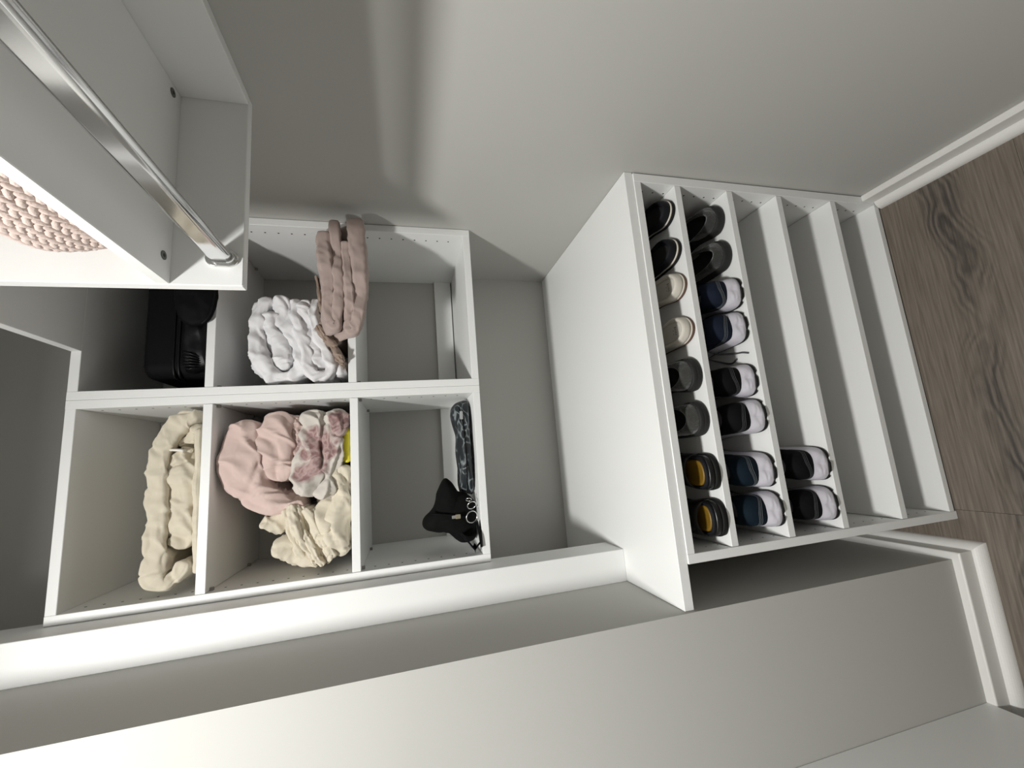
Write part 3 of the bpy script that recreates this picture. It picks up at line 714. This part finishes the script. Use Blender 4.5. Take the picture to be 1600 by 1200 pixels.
# leaf-print pouch
lp = thing('printed_pouch', 'dark leaf-print zip pouch lying on the bottom of the lower left cubby', 'pouch', U(0.03, 0.99, -0.1505))
po = [(0.138, -0.1490), (0.1385, -0.1340), (0.130, -0.1150), (0.1097, -0.1060), (0.0827, -0.1125), (0.0627, -0.1163), (0.0348, -0.1160), (0.0048, -0.1150), (-0.0402, -0.1180), (-0.0741, -0.1165), (-0.0812, -0.1350), (-0.0812, -0.1490), (-0.03, -0.1500), (0.03, -0.1500), (0.09, -0.1500)]
vs, fs = puff_geo(po, 1.0, 0.058, 5, .004, 18, back=1.0)
vs = [Vector((v_.x, v_.y, max(v_.z, H(-0.1505)))) for v_ in vs]
part('body', vs, fs, leaf_print, lp, True)
tube('zip_seam', [U(0.118, 0.958, -0.1225), U(0.085, 0.946, -0.1270), U(0.03, 0.940, -0.1300), U(-0.04, 0.944, -0.1300), U(-0.072, 0.956, -0.1300)], 0.0016, black_nylon, lp, 8, 40)
vs, fs = box_geo(-0.011, 0.011, -0.0015, 0.0015, -0.004, 0.004, .001)
zo = U(0.097, 0.945, -0.1250)
part('zip_pull', [v_ + zo for v_ in vs], fs, simple('grey_pull', (0.5, 0.51, 0.52), 0.4, metal=.4), lp)

# black travel bag in the top right cubby
bg = thing('travel_bag', 'black soft travel bag filling the shadowed top right cubby', 'bag', U(0.34, 1.04, 0.3795))
def rbox_rings(x0, x1, y0, y1, z0, z1, r_, n_=8, dz=None):
    """rounded-rectangle plan stacked with rounded top and bottom"""
    rings = []
    def plan(ins, z):
        out = []
        rr = max(r_ - ins, .003)
        for cx_, cy_, a0 in ((x1 - ins - rr, y1 - ins - rr, 0), (x0 + ins + rr, y1 - ins - rr, 90), (x0 + ins + rr, y0 + ins + rr, 180), (x1 - ins - rr, y0 + ins + rr, 270)):
            for k in range(n_):
                a = math.radians(a0 + 90 * k / (n_ - 1))
                out.append(U(cx_ + rr * math.cos(a), cy_ + rr * math.sin(a), z))
        return out
    e = min(r_ * .7, (z1 - z0) / 2.2)
    for k in range(7):
        a = math.pi / 2 * k / 6; rings.append(plan(e * (1 - math.sin(a)), z0 + e * (1 - math.cos(a))))
    for k in range(7):
        a = math.pi / 2 * k / 6; rings.append(plan(e * (1 - math.cos(a)), z1 - e * (1 - math.sin(a))))
    return rings
vs, fs = loft(rbox_rings(0.205, 0.520, 0.950, 1.185, 0.3800, 0.505, .03))
part('body', vs, fs, black_nylon, bg, True)
vs, fs = puff_geo([(0.220, 0.386), (0.213, 0.415), (0.230, 0.432), (0.30, 0.434), (0.40, 0.434), (0.47, 0.430), (0.48, 0.40), (0.46, 0.383), (0.38, 0.381), (0.30, 0.381)], 0.955, 0.022, 8, .004, 26)
part('front_pocket', vs, fs, black_gloss, bg, True)
for zz in (0.438, 0.447):
    tube('piping', [U(0.214, 1.05, zz), U(0.2055, 0.975, zz), U(0.222, 0.952, zz), U(0.30, 0.9495, zz), U(0.42, 0.9495, zz), U(0.51, 0.956, zz), U(0.52, 1.0, zz)], 0.0028, black_gloss, bg, 8, 60)
# pleats at the pocket corner
for k in range(6):
    a = k / 5
    tube('pleat', [U(0.222 + .010 * a + .020 * k * .25, 0.944 - .004 * a, 0.428), U(0.220 + .030 * a, 0.940 - .006 * a, 0.412), U(0.222 + .022 * a, 0.943 - .004 * a, 0.398)], lambda s_: 0.0028 * math.sin(math.pi * (0.1 + 0.8 * s_)), black_gloss, bg, 6, 14)
# round end pocket drooping over the shelf edge
vs, fs = puff_geo([(0.300, 0.386), (0.312, 0.371), (0.335, 0.362), (0.372, 0.358), (0.410, 0.362), (0.432, 0.376), (0.440, 0.395), (0.42, 0.425), (0.37, 0.435), (0.32, 0.425), (0.300, 0.405)], 0.912, 0.012, 9, .002, 30, back=.5)
part('end_pocket', vs, fs, black_nylon, bg, True)
vs, fs = box_geo(0.33 * S, 0.44 * S, 0.915 * S, 0.96 * S, H(0.384), H(0.43), .006)
part('pocket_gusset', vs, fs, black_nylon, bg)
tube('zip_seam', [U(0.304, 0.9095, 0.384), U(0.316, 0.9070, 0.373), U(0.338, 0.9060, 0.3655), U(0.372, 0.9055, 0.362), U(0.408, 0.9060, 0.366)], 0.0018, black_gloss, bg, 8, 30)

# ------------------------------------------------------------------ woven rope basket
bk = thing('woven_basket', 'blush pink chunky woven rope basket on the wardrobe shelf', 'basket', U(0.375, 0.39, 0.3041))
BCX, BCY, BAX, BAY, BN = 0.3805, 0.375, 0.132, 0.195, 4.2
def bprof(v_):    # v 0..1 bottom to top -> (inset, z)
    z = 0.3045 + 0.083 * v_
    ins = 0.012 * (1 - v_) ** 3 + 0.016 * max(0, (v_ - .72) / .28) ** 2.2
    return ins, z
def bpt(t, v_, out=0.0):
    c, s_ = math.cos(t), math.sin(t)
    ins, z = bprof(v_)
    ax, ay = BAX - ins, BAY - ins
    x = ax * math.copysign(abs(c) ** (2 / BN), c); y = ay * math.copysign(abs(s_) ** (2 / BN), s_)
    nx, ny = (abs(x / ax) ** (BN - 1)) * math.copysign(1, x) / ax, (abs(y / ay) ** (BN - 1)) * math.copysign(1, y) / ay
    l_ = math.hypot(nx, ny) or 1
    return Vector((BCX + x + nx / l_ * out, BCY + y + ny / l_ * out, z))
# equal-arc samples
NS = 2000; ac = [0.0]; prev = bpt(0, .5)
for i in range(1, NS + 1):
    q_ = bpt(2 * math.pi * i / NS, .5); ac.append(ac[-1] + (Vector((q_.x, q_.y, 0)) - Vector((prev.x, prev.y, 0))).length); prev = q_
import bisect
def arc_t(u_):
    s_ = (u_ % 1.0) * ac[-1]; i = min(bisect.bisect_left(ac, s_), NS); return 2 * math.pi * i / NS
rings = []
for v_ in [0, .05, .15, .3, .5, .7, .8, .88, .94, 1.0]:
    rings.append([U(*bpt(arc_t(k / 120), v_, -0.0005)) for k in range(120)])
rings += [[U(*bpt(arc_t(k / 120), v_, -0.012)) for k in range(120)] for v_ in (1.0, .7, .2)]
vs, fs = loft(rings)
part('liner', vs, fs, rope, bk, True)
rows, per = 12, 90
geo = []
brng = random.Random(9)
for r_ in range(rows):
    v0 = (r_ + .5) / rows
    for k in range(per):
        u0 = (k + (.5 if r_ % 2 else 0)) / per
        t = arc_t(u0); c = bpt(t, v0, -.0005)
        ta = (bpt(arc_t(u0 + .003), v0) - bpt(arc_t(u0 - .003), v0)).normalized()
        ve = (bpt(t, min(1, v0 + .04)) - bpt(t, max(0, v0 - .04))).normalized()
        nr = ta.cross(ve).normalized()
        cc = Vector((BCX, BCY, c.z))
        if nr.dot(c - cc) < 0: nr = -nr
        sl = 0.46 if r_ % 2 else -0.46
        e1 = (ta * math.cos(sl) + ve * math.sin(sl)); e2 = nr.cross(e1).normalized()
        a_, b_, c_ = 0.0096 * brng.uniform(.9, 1.12), 0.0044 * brng.uniform(.9, 1.12), 0.0044
        rr_ = []
        for i in range(7):
            ph = math.pi * (i + .15) / 6.3 - math.pi / 2
            cp_, sp_ = math.cos(ph), math.sin(ph)
            tw = 0.5 * sp_
            rr_.append([U(*(c + e1 * a_ * sp_ + (e2 * b_ * math.cos(q + tw) + nr * c_ * math.sin(q + tw)) * max(cp_, .12) ** .8)) for q in [2 * math.pi * j / 8 for j in range(8)]])
        geo.append(loft(rr_))
vs, fs = join_geo(geo)
zz0 = H(0.3042)
vs = [Vector((v_.x, min(v_.y, (YE1 - .0005) * S), max(v_.z, zz0))) for v_ in vs]
wv_ = part('braided_rope', vs, fs, rope, bk, True); wv_['kind'] = 'stuff'

# ------------------------------------------------------------------ shoes (heel at local y = 0, toe inwards)
def _curve():
    # half width against length, smooth and blunt at the heel
    pts = [(0, 0), (.0035, .0125), (.014, .0232), (.035, .0310), (.07, .0358), (.12, .0378), (.18, .0378), (.25, .0366), (.33, .0350), (.4, .0345), (.47, .0362), (.55, .0403), (.63, .0445), (.7, .0465), (.77, .0467), (.84, .0445), (.9, .0392), (.945, .0312), (.975, .0215), (.992, .0120), (1, 0)]
    return [(q.x, q.y) for q in catmull([(a, b_, 0) for a, b_ in pts], 400)]
HW = _curve()
def hwf(s_):
    for i in range(len(HW) - 1):
        if HW[i][0] <= s_ <= HW[i + 1][0]:
            t = (s_ - HW[i][0]) / (HW[i + 1][0] - HW[i][0]); return HW[i][1] * (1 - t) + HW[i + 1][1] * t
    return 0
def plan(Ln, wid, side, ins=0.0, N=60, rnd=False):
    pts = []
    sx = (0.046 * wid - ins) / (0.046 * wid); sy = (Ln / 2 - ins) / (Ln / 2)
    us = [i / N for i in range(N + 1)]
    ss = [0.5 - 0.5 * math.cos(math.pi * u_) for u_ in us]
    row_ = [((hwf(s_) if not rnd or s_ > rnd else min(hwf(s_), .0379 * math.sqrt(max(0, 1 - (1 - s_ / rnd) ** 2)))) * wid, s_) for s_ in ss]
    seq = row_ + [(-a, s_) for a, s_ in row_[-2:0:-1]]
    for a, s_ in seq:
        x = a - side * 0.008 * math.sin(math.pi * min(1, s_)) ** 2 * (1 if s_ > .3 else s_ / .3)
        y = s_ * Ln
        pts.append(Vector((x * sx, Ln / 2 + (y - Ln / 2) * sy, 0)))
    return pts
def at_z(P, z): return [Vector((q.x, q.y, z(q) if callable(z) else z)) for q in P]
class Shoe:
    def __init__(s_, name, label, group, X, dY, zshelf, yaw, side, Ln, wid):
        s_.loc = Vector((X, CF * S + dY, H(zshelf) + .0002))
        s_.t = thing(name, label, 'shoe', s_.loc, group)
        s_.t.rotation_euler = (0, 0, yaw)
        s_.side, s_.Ln, s_.wid = side, Ln, wid
    rnd = .17
    def P(s_, ins=0): return plan(s_.Ln, s_.wid, s_.side, ins, rnd=s_.rnd)
    def add(s_, name, vs, fs, mat, smooth=True):
        me = bpy.data.meshes.new(name); me.from_pydata([tuple(v_) for v_ in vs], [], fs)
        bm_ = bmesh.new(); bm_.from_mesh(me); bmesh.ops.recalc_face_normals(bm_, faces=bm_.faces[:]); bm_.to_mesh(me); bm_.free()
        if smooth:
            for p_ in me.polygons: p_.use_smooth = True
        me.materials.append(mat)
        o = bpy.data.objects.new(name, me); COL.objects.link(o); o.parent = s_.t
        return o
def stackrings(sh, spec, disp=None):
    rings = []
    for z, ins in spec:
        r_ = at_z(sh.P(ins), z)
        if disp: r_ = [disp(q) for q in r_]
        rings.append(r_)
    return rings

sole_black = simple('black_rubber', (0.008, 0.008, 0.008), 0.7, bump=.2, bscale=300, spec=.25)
sole_brown = simple('brown_rubber', (0.11, 0.055, 0.035), 0.6)
cream_foam = simple('cream_foam', (0.66, 0.62, 0.55), 0.6, bump=.1, bscale=300)
cream_bed = simple('cream_footbed', (0.60, 0.57, 0.51), 0.7, bump=.2, bscale=400)
navy_black = simple('navy_black_leather', (0.005, 0.0055, 0.008), 0.7, bump=.2, bscale=200, spec=.25)
char_fuzz = simple('charcoal_fleece', (0.026, 0.026, 0.024), 0.95, bump=.9, bscale=260, var=.35, vscale=70, sheen=.5, bdist=.003)
grey_fuzz = simple('mottled_grey_fleece', (0.036, 0.036, 0.033), 0.95, bump=.9, bscale=160, var=.7, vscale=55, sheen=.5, bdist=.003)
char_sole = simple('charcoal_foam', (0.013, 0.013, 0.0125), 0.75, bump=.3, bscale=200)
dark_in = simple('black_lining', (0.008, 0.008, 0.008), 0.9)
gloss_black = simple('gloss_black_leather', (0.006, 0.006, 0.006), 0.36, bump=.25, bscale=140)
mustard = simple('mustard_insole', (0.20, 0.112, 0.010), 0.45)
midwhite = simple('lilac_white_foam', (0.62, 0.60, 0.66), 0.5, bump=.1, bscale=200)
mesh_navy = simple('navy_mesh', (0.009, 0.014, 0.028), 0.8, bump=.5, bscale=900, spec=.15)
mesh_black = simple('black_mesh', (0.004, 0.004, 0.005), 0.8, bump=.5, bscale=900, spec=.12)
mesh_teal = simple('deep_teal_mesh', (0.005, 0.012, 0.021), 0.8, bump=.5, bscale=900, spec=.15)
line_grey = simple('stitch_grey', (0.10, 0.11, 0.12), 0.6)
line_dk = simple('stitch_dark_grey', (0.05, 0.052, 0.058), 0.6)
lin_blue = simple('slate_lining', (0.075, 0.095, 0.125), 0.8)
lin_teal = simple('dim_slate_lining', (0.035, 0.045, 0.06), 0.8)
lace_grey = simple('grey_lace', (0.09, 0.09, 0.10), 0.8)
print_ink = simple('grey_print', (0.25, 0.235, 0.21), 0.8)

def strap_geo(sh, y0, y1, z0, ztop, ins=0.0):
    rings = []
    for i in range(15):
        y = y0 + (y1 - y0) * i / 14
        s_ = y / sh.Ln; hw = hwf(s_) * sh.wid - ins
        xo = -sh.side * 0.008 * math.sin(math.pi * s_) ** 2
        o_, n_ = [], []
        zt = ztop * (1 - .25 * i / 14)
        for k in range(17):
            a = math.pi * k / 16
            o_.append(Vector((xo + hw * math.cos(a) * (1 if abs(math.cos(a)) < .99 else 1), y, z0 + (zt - z0) * math.sin(a) ** .8)))
            n_.append(Vector((xo + (hw - .003) * math.cos(a), y, z0 + (zt - z0 - .003) * math.sin(a) ** .8)))
        rings.append(o_ + n_[::-1])
    return loft(rings)

def slide(name, label, group, X, dY, z, yaw, side, kind):
    sh = Shoe(name, label, group, X, dY, z, yaw, side, 0.268, 0.92)
    if kind == 'cream':
        sh.add('outsole', *loft(stackrings(sh, [(0, .003), (.001, .0005), (.006, 0), (.0068, .001)])), sole_brown)
        sh.add('welt', *loft(stackrings(sh, [(.0066, .0012), (.0085, .0002), (.0105, .0014)])), cream_foam)
        sh.add('midsole', *loft(stackrings(sh, [(.0103, .0018), (.018, .0014), (.026, .0022), (.0310, .0042), (.0325, .0068), (.0318, .0095), (.0290, .0120), (.026, .014), (.0255, .030)])), cream_foam)
        sh.add('footbed', *loft(stackrings(sh, [(.0230, .0132), (.0268, .0140), (.0266, .0200), (.0262, .035)], lambda q: Vector((q.x, q.y, q.z)))), cream_bed)
        sh.add('upper', *strap_geo(sh, .165, .262, .012, .070), cream_foam)
        g = []
        pr_ = random.Random(3)
        for k in range(5):     # worn, unreadable footbed print
            x = -.010 + k * .0042
            g.append(box_geo(x, x + .0026 * pr_.uniform(.5, 1.1), .034 + .001 * pr_.random(), .040 + .003 * pr_.random(), .0266, .0270, 0))
            if k % 2: g.append(box_geo(x - .002, x + .001, .045, .0465, .0266, .0270, 0))
        sh.add('footbed_print', *join_geo(g), print_ink, False)
    elif kind == 'navy':
        sh.add('outsole', *loft(stackrings(sh, [(0, .003), (.001, .0005), (.0085, -.0005), (.0095, .0008)])), sole_black)
        sh.add('midsole', *loft(stackrings(sh, [(.0092, .0012), (.0115, .0006), (.0142, .0014)])), cream_foam)
        sh.add('footbed_rim', *loft(stackrings(sh, [(.0140, .0018), (.022, .0016), (.031, .0030), (.0345, .0052), (.0355, .0075), (.0340, .0100), (.029, .0125), (.026, .02)])), navy_black)
        sh.add('footbed', *loft(stackrings(sh, [(.0230, .0128), (.0272, .0136), (.0270, .022), (.0266, .035)])), dark_in)
        sh.add('upper', *strap_geo(sh, .15, .262, .014, .072), navy_black)
    return sh

def closed_upper(sh, z0, ins0, yc_, a_, b_, zheel, zside, zfront, K=14, flat=1.0, disp=None):
    B = sh.P(ins0); n_ = len(B)
    heel_frac = [q.y / sh.Ln for q in B]
    Cc = []
    for q in B:
        # direction of the base point from the collar centre, squashed onto the collar ellipse
        ang = math.atan2((q.y - sh.Ln * .42) / (sh.Ln * .5), q.x / (.045 * sh.wid))
        x = b_ * math.cos(ang); y = yc_ + a_ * math.sin(ang)
        f_ = math.sin(ang)
        zc2 = zside + (zheel - zside) * max(0, -f_) ** 1.5 + (zfront - zside) * max(0, f_) ** 1.5
        Cc.append(Vector((x, y, zc2)))
    rings = []
    for k in range(K + 1):
        f_ = k / K
        g = 1 - math.cos(f_ * math.pi / 2); h = math.sin(f_ * math.pi / 2)
        ring = []
        for q, c in zip(B, Cc):
            zz = z0(q) if callable(z0) else z0
            v_ = Vector((q.x + (c.x - q.x) * g, q.y + (c.y - q.y) * g, zz + (c.z - zz) * h))
            if disp: v_ = disp(v_, f_)
            ring.append(v_)
        rings.append(ring)
    return rings, Cc

def clog(name, label, group, X, dY, z, yaw, side, kind):
    sh = Shoe(name, label, group, X, dY, z, yaw, side, 0.272, 1.04 if kind != 'mustard' else 1.06); sh.rnd = .12 if kind != 'mustard' else .085
    if kind in ('char', 'grey'):
        so = Vector((X * 9, z * 5, 1.3))
        fz = char_fuzz if kind == 'char' else grey_fuzz
        sh.add('midsole', *loft(stackrings(sh, [(0, .004), (.0015, .001), (.006, -.0005), (.014, -.0005), (.0150, .0002), (.016, -.0002), (.0235, .0005), (.0255, .0020), (.0262, .0045), (.0262, .009)])), char_sole)
        def dsp(v_, f_): return v_ + Vector((v_.x, v_.y - .12, v_.z)).normalized() * .0022 * fbm(v_ + so, 60)
        rings, Cc = closed_upper(sh, .0250, .0050, .092, .076, .0320, .044 if kind == 'char' else .050, .050, .070, disp=dsp)
        inner = [[Vector((c.x * .93, .092 + (c.y - .092) * .95, c.z - .001)) for c in Cc], [Vector((c.x * .86, .092 + (c.y - .092) * .90, c.z - .008)) for c in Cc]]
        sh.add('upper', *loft(rings + inner, True, False), fz)
        sh.add('lining', *loft([inner[-1], [Vector((c.x * .95, .092 + (c.y - .092) * .97, .028)) for c in Cc], [Vector((c.x * .5, .092 + (c.y - .092) * .5, .027)) for c in Cc]], False, True), dark_in)
    else:
        sh.add('outsole', *loft(stackrings(sh, [(0, .004), (.0015, .0006), (.010, -.0006), (.013, .0005), (.0142, .0020)])), sole_black)
        sh.add('heel_band', *loft(stackrings(sh, [(.0138, .0026), (.018, .0022), (.0245, .0030), (.0275, .0042)])), gloss_black)
        sh.add('rim', *loft(stackrings(sh, [(.0270, .0046), (.0320, .0056), (.0350, .0080), (.0355, .0100), (.0340, .0115), (.0310, .0125), (.0290, .02)])), navy_black)
        sh.add('insole', *loft(stackrings(sh, [(.0295, .0130), (.0332, .0140), (.0345, .0162), (.0342, .0185), (.0330, .022), (.031, .030)], lambda q: Vector((q.x, q.y, q.z if q.y < .11 else q.z - .004)))), mustard)
        sh.add('upper', *strap_geo(sh, .050 if X > -.1 else .034, .266, .014, .056), gloss_black)  # black upper brought towards the heel to stand in for shade on the insole
    return sh

def sneaker(name, label, group, X, dY, z, yaw, side, kind):
    sh = Shoe(name, label, group, X, dY, z, yaw, side, 0.282, 1.0); sh.rnd = False; sh.t.rotation_euler = (0, 0, -yaw * .35)
    up_m = {'navy': mesh_navy, 'black': mesh_black, 'teal': mesh_teal, 'black2': mesh_black}[kind]
    ln_m = {'navy': line_grey, 'black': line_dk, 'teal': line_grey, 'black2': line_dk}[kind]
    in_m = {'navy': lin_blue, 'black': dark_in, 'teal': lin_teal, 'black2': dark_in}[kind]
    so = Vector((X * 11, z * 7, 2.2))
    def lift(q): return 1.0 - .42 * max(0, min(1, (q.y / sh.Ln - .25) / .5))
    def notch(q):
        d = 0
        if q.y < .05:
            for xn in (-.010 * side, .024 * side):
                d = max(d, max(0, 1 - abs(q.x - xn) / .0030))
        return min(1, d * 2.5)
    def outd(q):
        nq = notch(q); hl = max(0, 1 - q.y / .06)
        v_ = Vector((q.x, q.y - .14, 0)).normalized() * (.0040 * hl * min(1, q.z / .004) - .0060 * nq)
        return Vector((q.x + v_.x, q.y + v_.y, q.z))
    sh.add('outsole', *loft(stackrings(sh, [(0, .0045), (.0012, .001), (.005, -.0018), (.0095, -.0018), (.0105, -.0004)], outd)), sole_black)
    HM = .034
    def midd(q):
        f_ = (q.z - .0100) / HM
        zz = .0100 + (q.z - .0100) * lift(q)
        heel = max(0, 1 - q.y / .075)
        env = math.sin(math.pi * min(1, max(0, f_)))
        sx_ = q.x * side
        fold = 0
        # folds fanning out from the sole line at the right of the heel, a long lens-shaped hollow in the middle
        for x0, k_, am in ((.009, 16, .0017), (.0145, 20, .0019), (.020, 24, .0019), (.026, 26, .0016), (-.014, -12, .0017), (-.021, -16, .0017), (-.027, -18, .0014)):
            fold += am * math.exp(-((sx_ - x0 - (f_ - .5) * k_ * .001) / .0018) ** 2) * env
        hollow = -.0038 * math.exp(-((sx_ + .002) / .0065) ** 2) * math.exp(-((f_ - .48) / .22) ** 2)
        d = (fold + hollow) * heel + .0006 * fbm(q + so, 60) * heel
        v_ = Vector((q.x, q.y - .14, 0)).normalized()
        bulge = .0026 * heel * math.sin(math.pi * min(1, max(0, f_ + .15)))
        q2 = q + v_ * (d + bulge)
        return Vector((q2.x, q2.y + .004 * heel * max(0, f_) ** 1.5, zz))
    spec = [(.0100 + HM * i / 18, -.0020 + .0055 * (i / 18) ** 1.8) for i in range(19)]
    spec.append((.0100 + HM + .001, .008))
    sh.add('midsole', *loft(stackrings(sh, spec, midd)), midwhite)
    def z0(q):
        hl = max(0, 1 - q.y / .07)
        return (.0100 + HM * lift(q) * .97) - .0050 * hl * (.5 + .5 * math.sin(-q.x * side * 48 + .4))
    def ud(v_, f_):
        heel = max(0, 1 - v_.y / .08)
        return Vector((v_.x, v_.y + .004 * heel - .0075 * heel * math.sin(math.pi * min(1, f_ * 1.15)), v_.z)) + Vector((0, 0, .0005 * fbm(v_ + so, 40)))
    rings, Cc = closed_upper(sh, z0, .0030, .086, .060, .0285, .098, .078, .100, K=18, disp=ud)
    inner = [[Vector((c.x * .94, .088 + (c.y - .086) * .95, c.z + .001)) for c in Cc], [Vector((c.x * .84, .088 + (c.y - .086) * .88, c.z - .006)) for c in Cc]]
    sh.add('upper', *loft(rings + inner, True, False), up_m)
    sh.add('lining', *loft([inner[-1], [Vector((c.x * .80, .088 + (c.y - .086) * .86, c.z - .020)) for c in Cc], [Vector((c.x * .9, .088 + (c.y - .086) * .95, .040)) for c in Cc], [Vector((c.x * .4, .088 + (c.y - .086) * .4, .038)) for c in Cc]], False, True), in_m)
    n_ = len(Cc)
    def surf(fk, jx):
        fk = max(0, min(len(rings) - 1.001, fk)); k0 = int(fk); fr_ = fk - k0
        j0 = math.floor(jx); fj = jx - j0
        def R_(k_): return rings[k_][j0 % n_] * (1 - fj) + rings[k_][(j0 + 1) % n_] * fj
        return R_(k0) * (1 - fr_) + R_(k0 + 1) * fr_
    # wavy overlay lines running round the heel
    for j, f0 in enumerate((2.6, 3.6, 4.4)):
        pts = []
        for i in range(25):
            jx = (-11 + 22 * i / 24) * 60 / 36
            f_ = f0 + 1.7 * math.sin(-jx * side * .22 + .5) + .4 * math.sin(jx * .40 + .8)
            p_ = surf(f_, jx)
            nrm = Vector((p_.x, p_.y - .10, 0.02)).normalized()
            pts.append(p_ + nrm * .0003)
        vs, fs = tube_geo(pts, 0.0006, 6, 90)
        sh.add('overlay_line', vs, fs, ln_m)
    # tongue and laces over the vamp
    vs, fs = strap_geo(sh, .125, .165, .05, .104, .014); sh.add('tongue', vs, fs, up_m)
    for k in range(4):
        y = .140 + k * .020; zt = .102 - k * .009
        vs, fs = tube_geo([Vector((-.022, y, zt - .018)), Vector((-.012, y + .004, zt - .003)), Vector((.0, y + .006, zt)), Vector((.012, y + .004, zt - .003)), Vector((.022, y, zt - .018))], .0022, 6, 16)
        sh.add('lace', vs, fs, lace_grey)
    return sh

z1, z2, z3 = SH[0][1], SH[1][1], SH[2][1]
slide('slide_sandal', 'black slide with a cream sole stripe, nearest the right wall', 'black striped slides', 0.566, .006, z1, math.radians(0), -1, 'navy')
slide('slide_sandal', 'black slide with a cream sole stripe, next to the cream slides', 'black striped slides', 0.462, .005, z1, math.radians(0), 1, 'navy')
slide('slide_sandal', 'cream slide with brown outsole, beside the black striped slides', 'cream slides', 0.372, .006, z1, math.radians(1), -1, 'cream')
slide('slide_sandal', 'cream slide with brown outsole, beside the grey fleece slippers', 'cream slides', 0.259, .004, z1, math.radians(-1), 1, 'cream')
clog('slipper', 'mottled grey fleece slipper on the top row beside the cream slides', 'mottled slippers', 0.150, .003, z1, math.radians(1), -1, 'grey')
clog('slipper', 'mottled grey fleece slipper on the top row beside the mustard-lined clogs', 'mottled slippers', 0.046, .003, z1, math.radians(-1), 1, 'grey')
clog('clog', 'black clog with a wide mustard insole, beside the grey slippers', 'black mustard-lined clogs', -0.074, -.004, z1, math.radians(1), -1, 'mustard')
clog('clog', 'black clog with a mustard insole, at the left end of the top row', 'black mustard-lined clogs', -0.173, -.004, z1, math.radians(-1), 1, 'mustard')
clog('slipper', 'charcoal fleece slipper on the second row against the right side panel', 'charcoal slippers', 0.562, .015, z2, math.radians(1), -1, 'char')
clog('slipper', 'charcoal fleece slipper on the second row beside the navy sneakers', 'charcoal slippers', 0.460, .013, z2, math.radians(-1), 1, 'char')
sneaker('sneaker', 'navy sneaker with white midsole and slate lining, beside the charcoal slippers', 'navy sneakers', 0.350, .004, z2, math.radians(2), -1, 'navy')
Lsn = sneaker('sneaker', 'navy sneaker with white midsole and loose laces, beside the black pair', 'navy sneakers', 0.264, .008, z2, math.radians(-3), 1, 'navy')
sneaker('sneaker', 'black and white sneaker in the middle of the second row, near loose laces', 'black sneakers second row', 0.130, .008, z2, math.radians(2), -1, 'black')
sneaker('sneaker', 'black and white sneaker in the second row beside the teal sneakers', 'black sneakers second row', 0.044, .001, z2, math.radians(-3), 1, 'black')
sneaker('sneaker', 'deep teal and white sneaker in the second row beside the black pair', 'teal sneakers', -0.083, .004, z2, math.radians(2), -1, 'teal')
sneaker('sneaker', 'deep teal and white sneaker at the left end of the second row', 'teal sneakers', -0.170, .001, z2, math.radians(-2), 1, 'teal')
sneaker('sneaker', 'right-hand black and white sneaker alone with its mate on the third row', 'black sneakers third row', -0.082, .001, z3, math.radians(1), -1, 'black2')
sneaker('sneaker', 'left-hand black and white sneaker at the left end of the third row', 'black sneakers third row', -0.174, .002, z3, math.radians(-2), 1, 'black2')
# loose lace ends of the navy pair lying on the shelf
for pts in ([(-.030, .10, .070), (-.050, .085, .030), (-.058, .055, .004), (-.062, .030, .0025), (-.068, .012, .0025)],
            [(-.030, .13, .070), (-.054, .12, .030), (-.070, .10, .004), (-.080, .07, .0025), (-.073, .05, .0025)]):
    vs, fs = tube_geo([Vector(q) for q in pts], .0022, 6, 30)
    Lsn.add('lace', vs, fs, lace_grey)
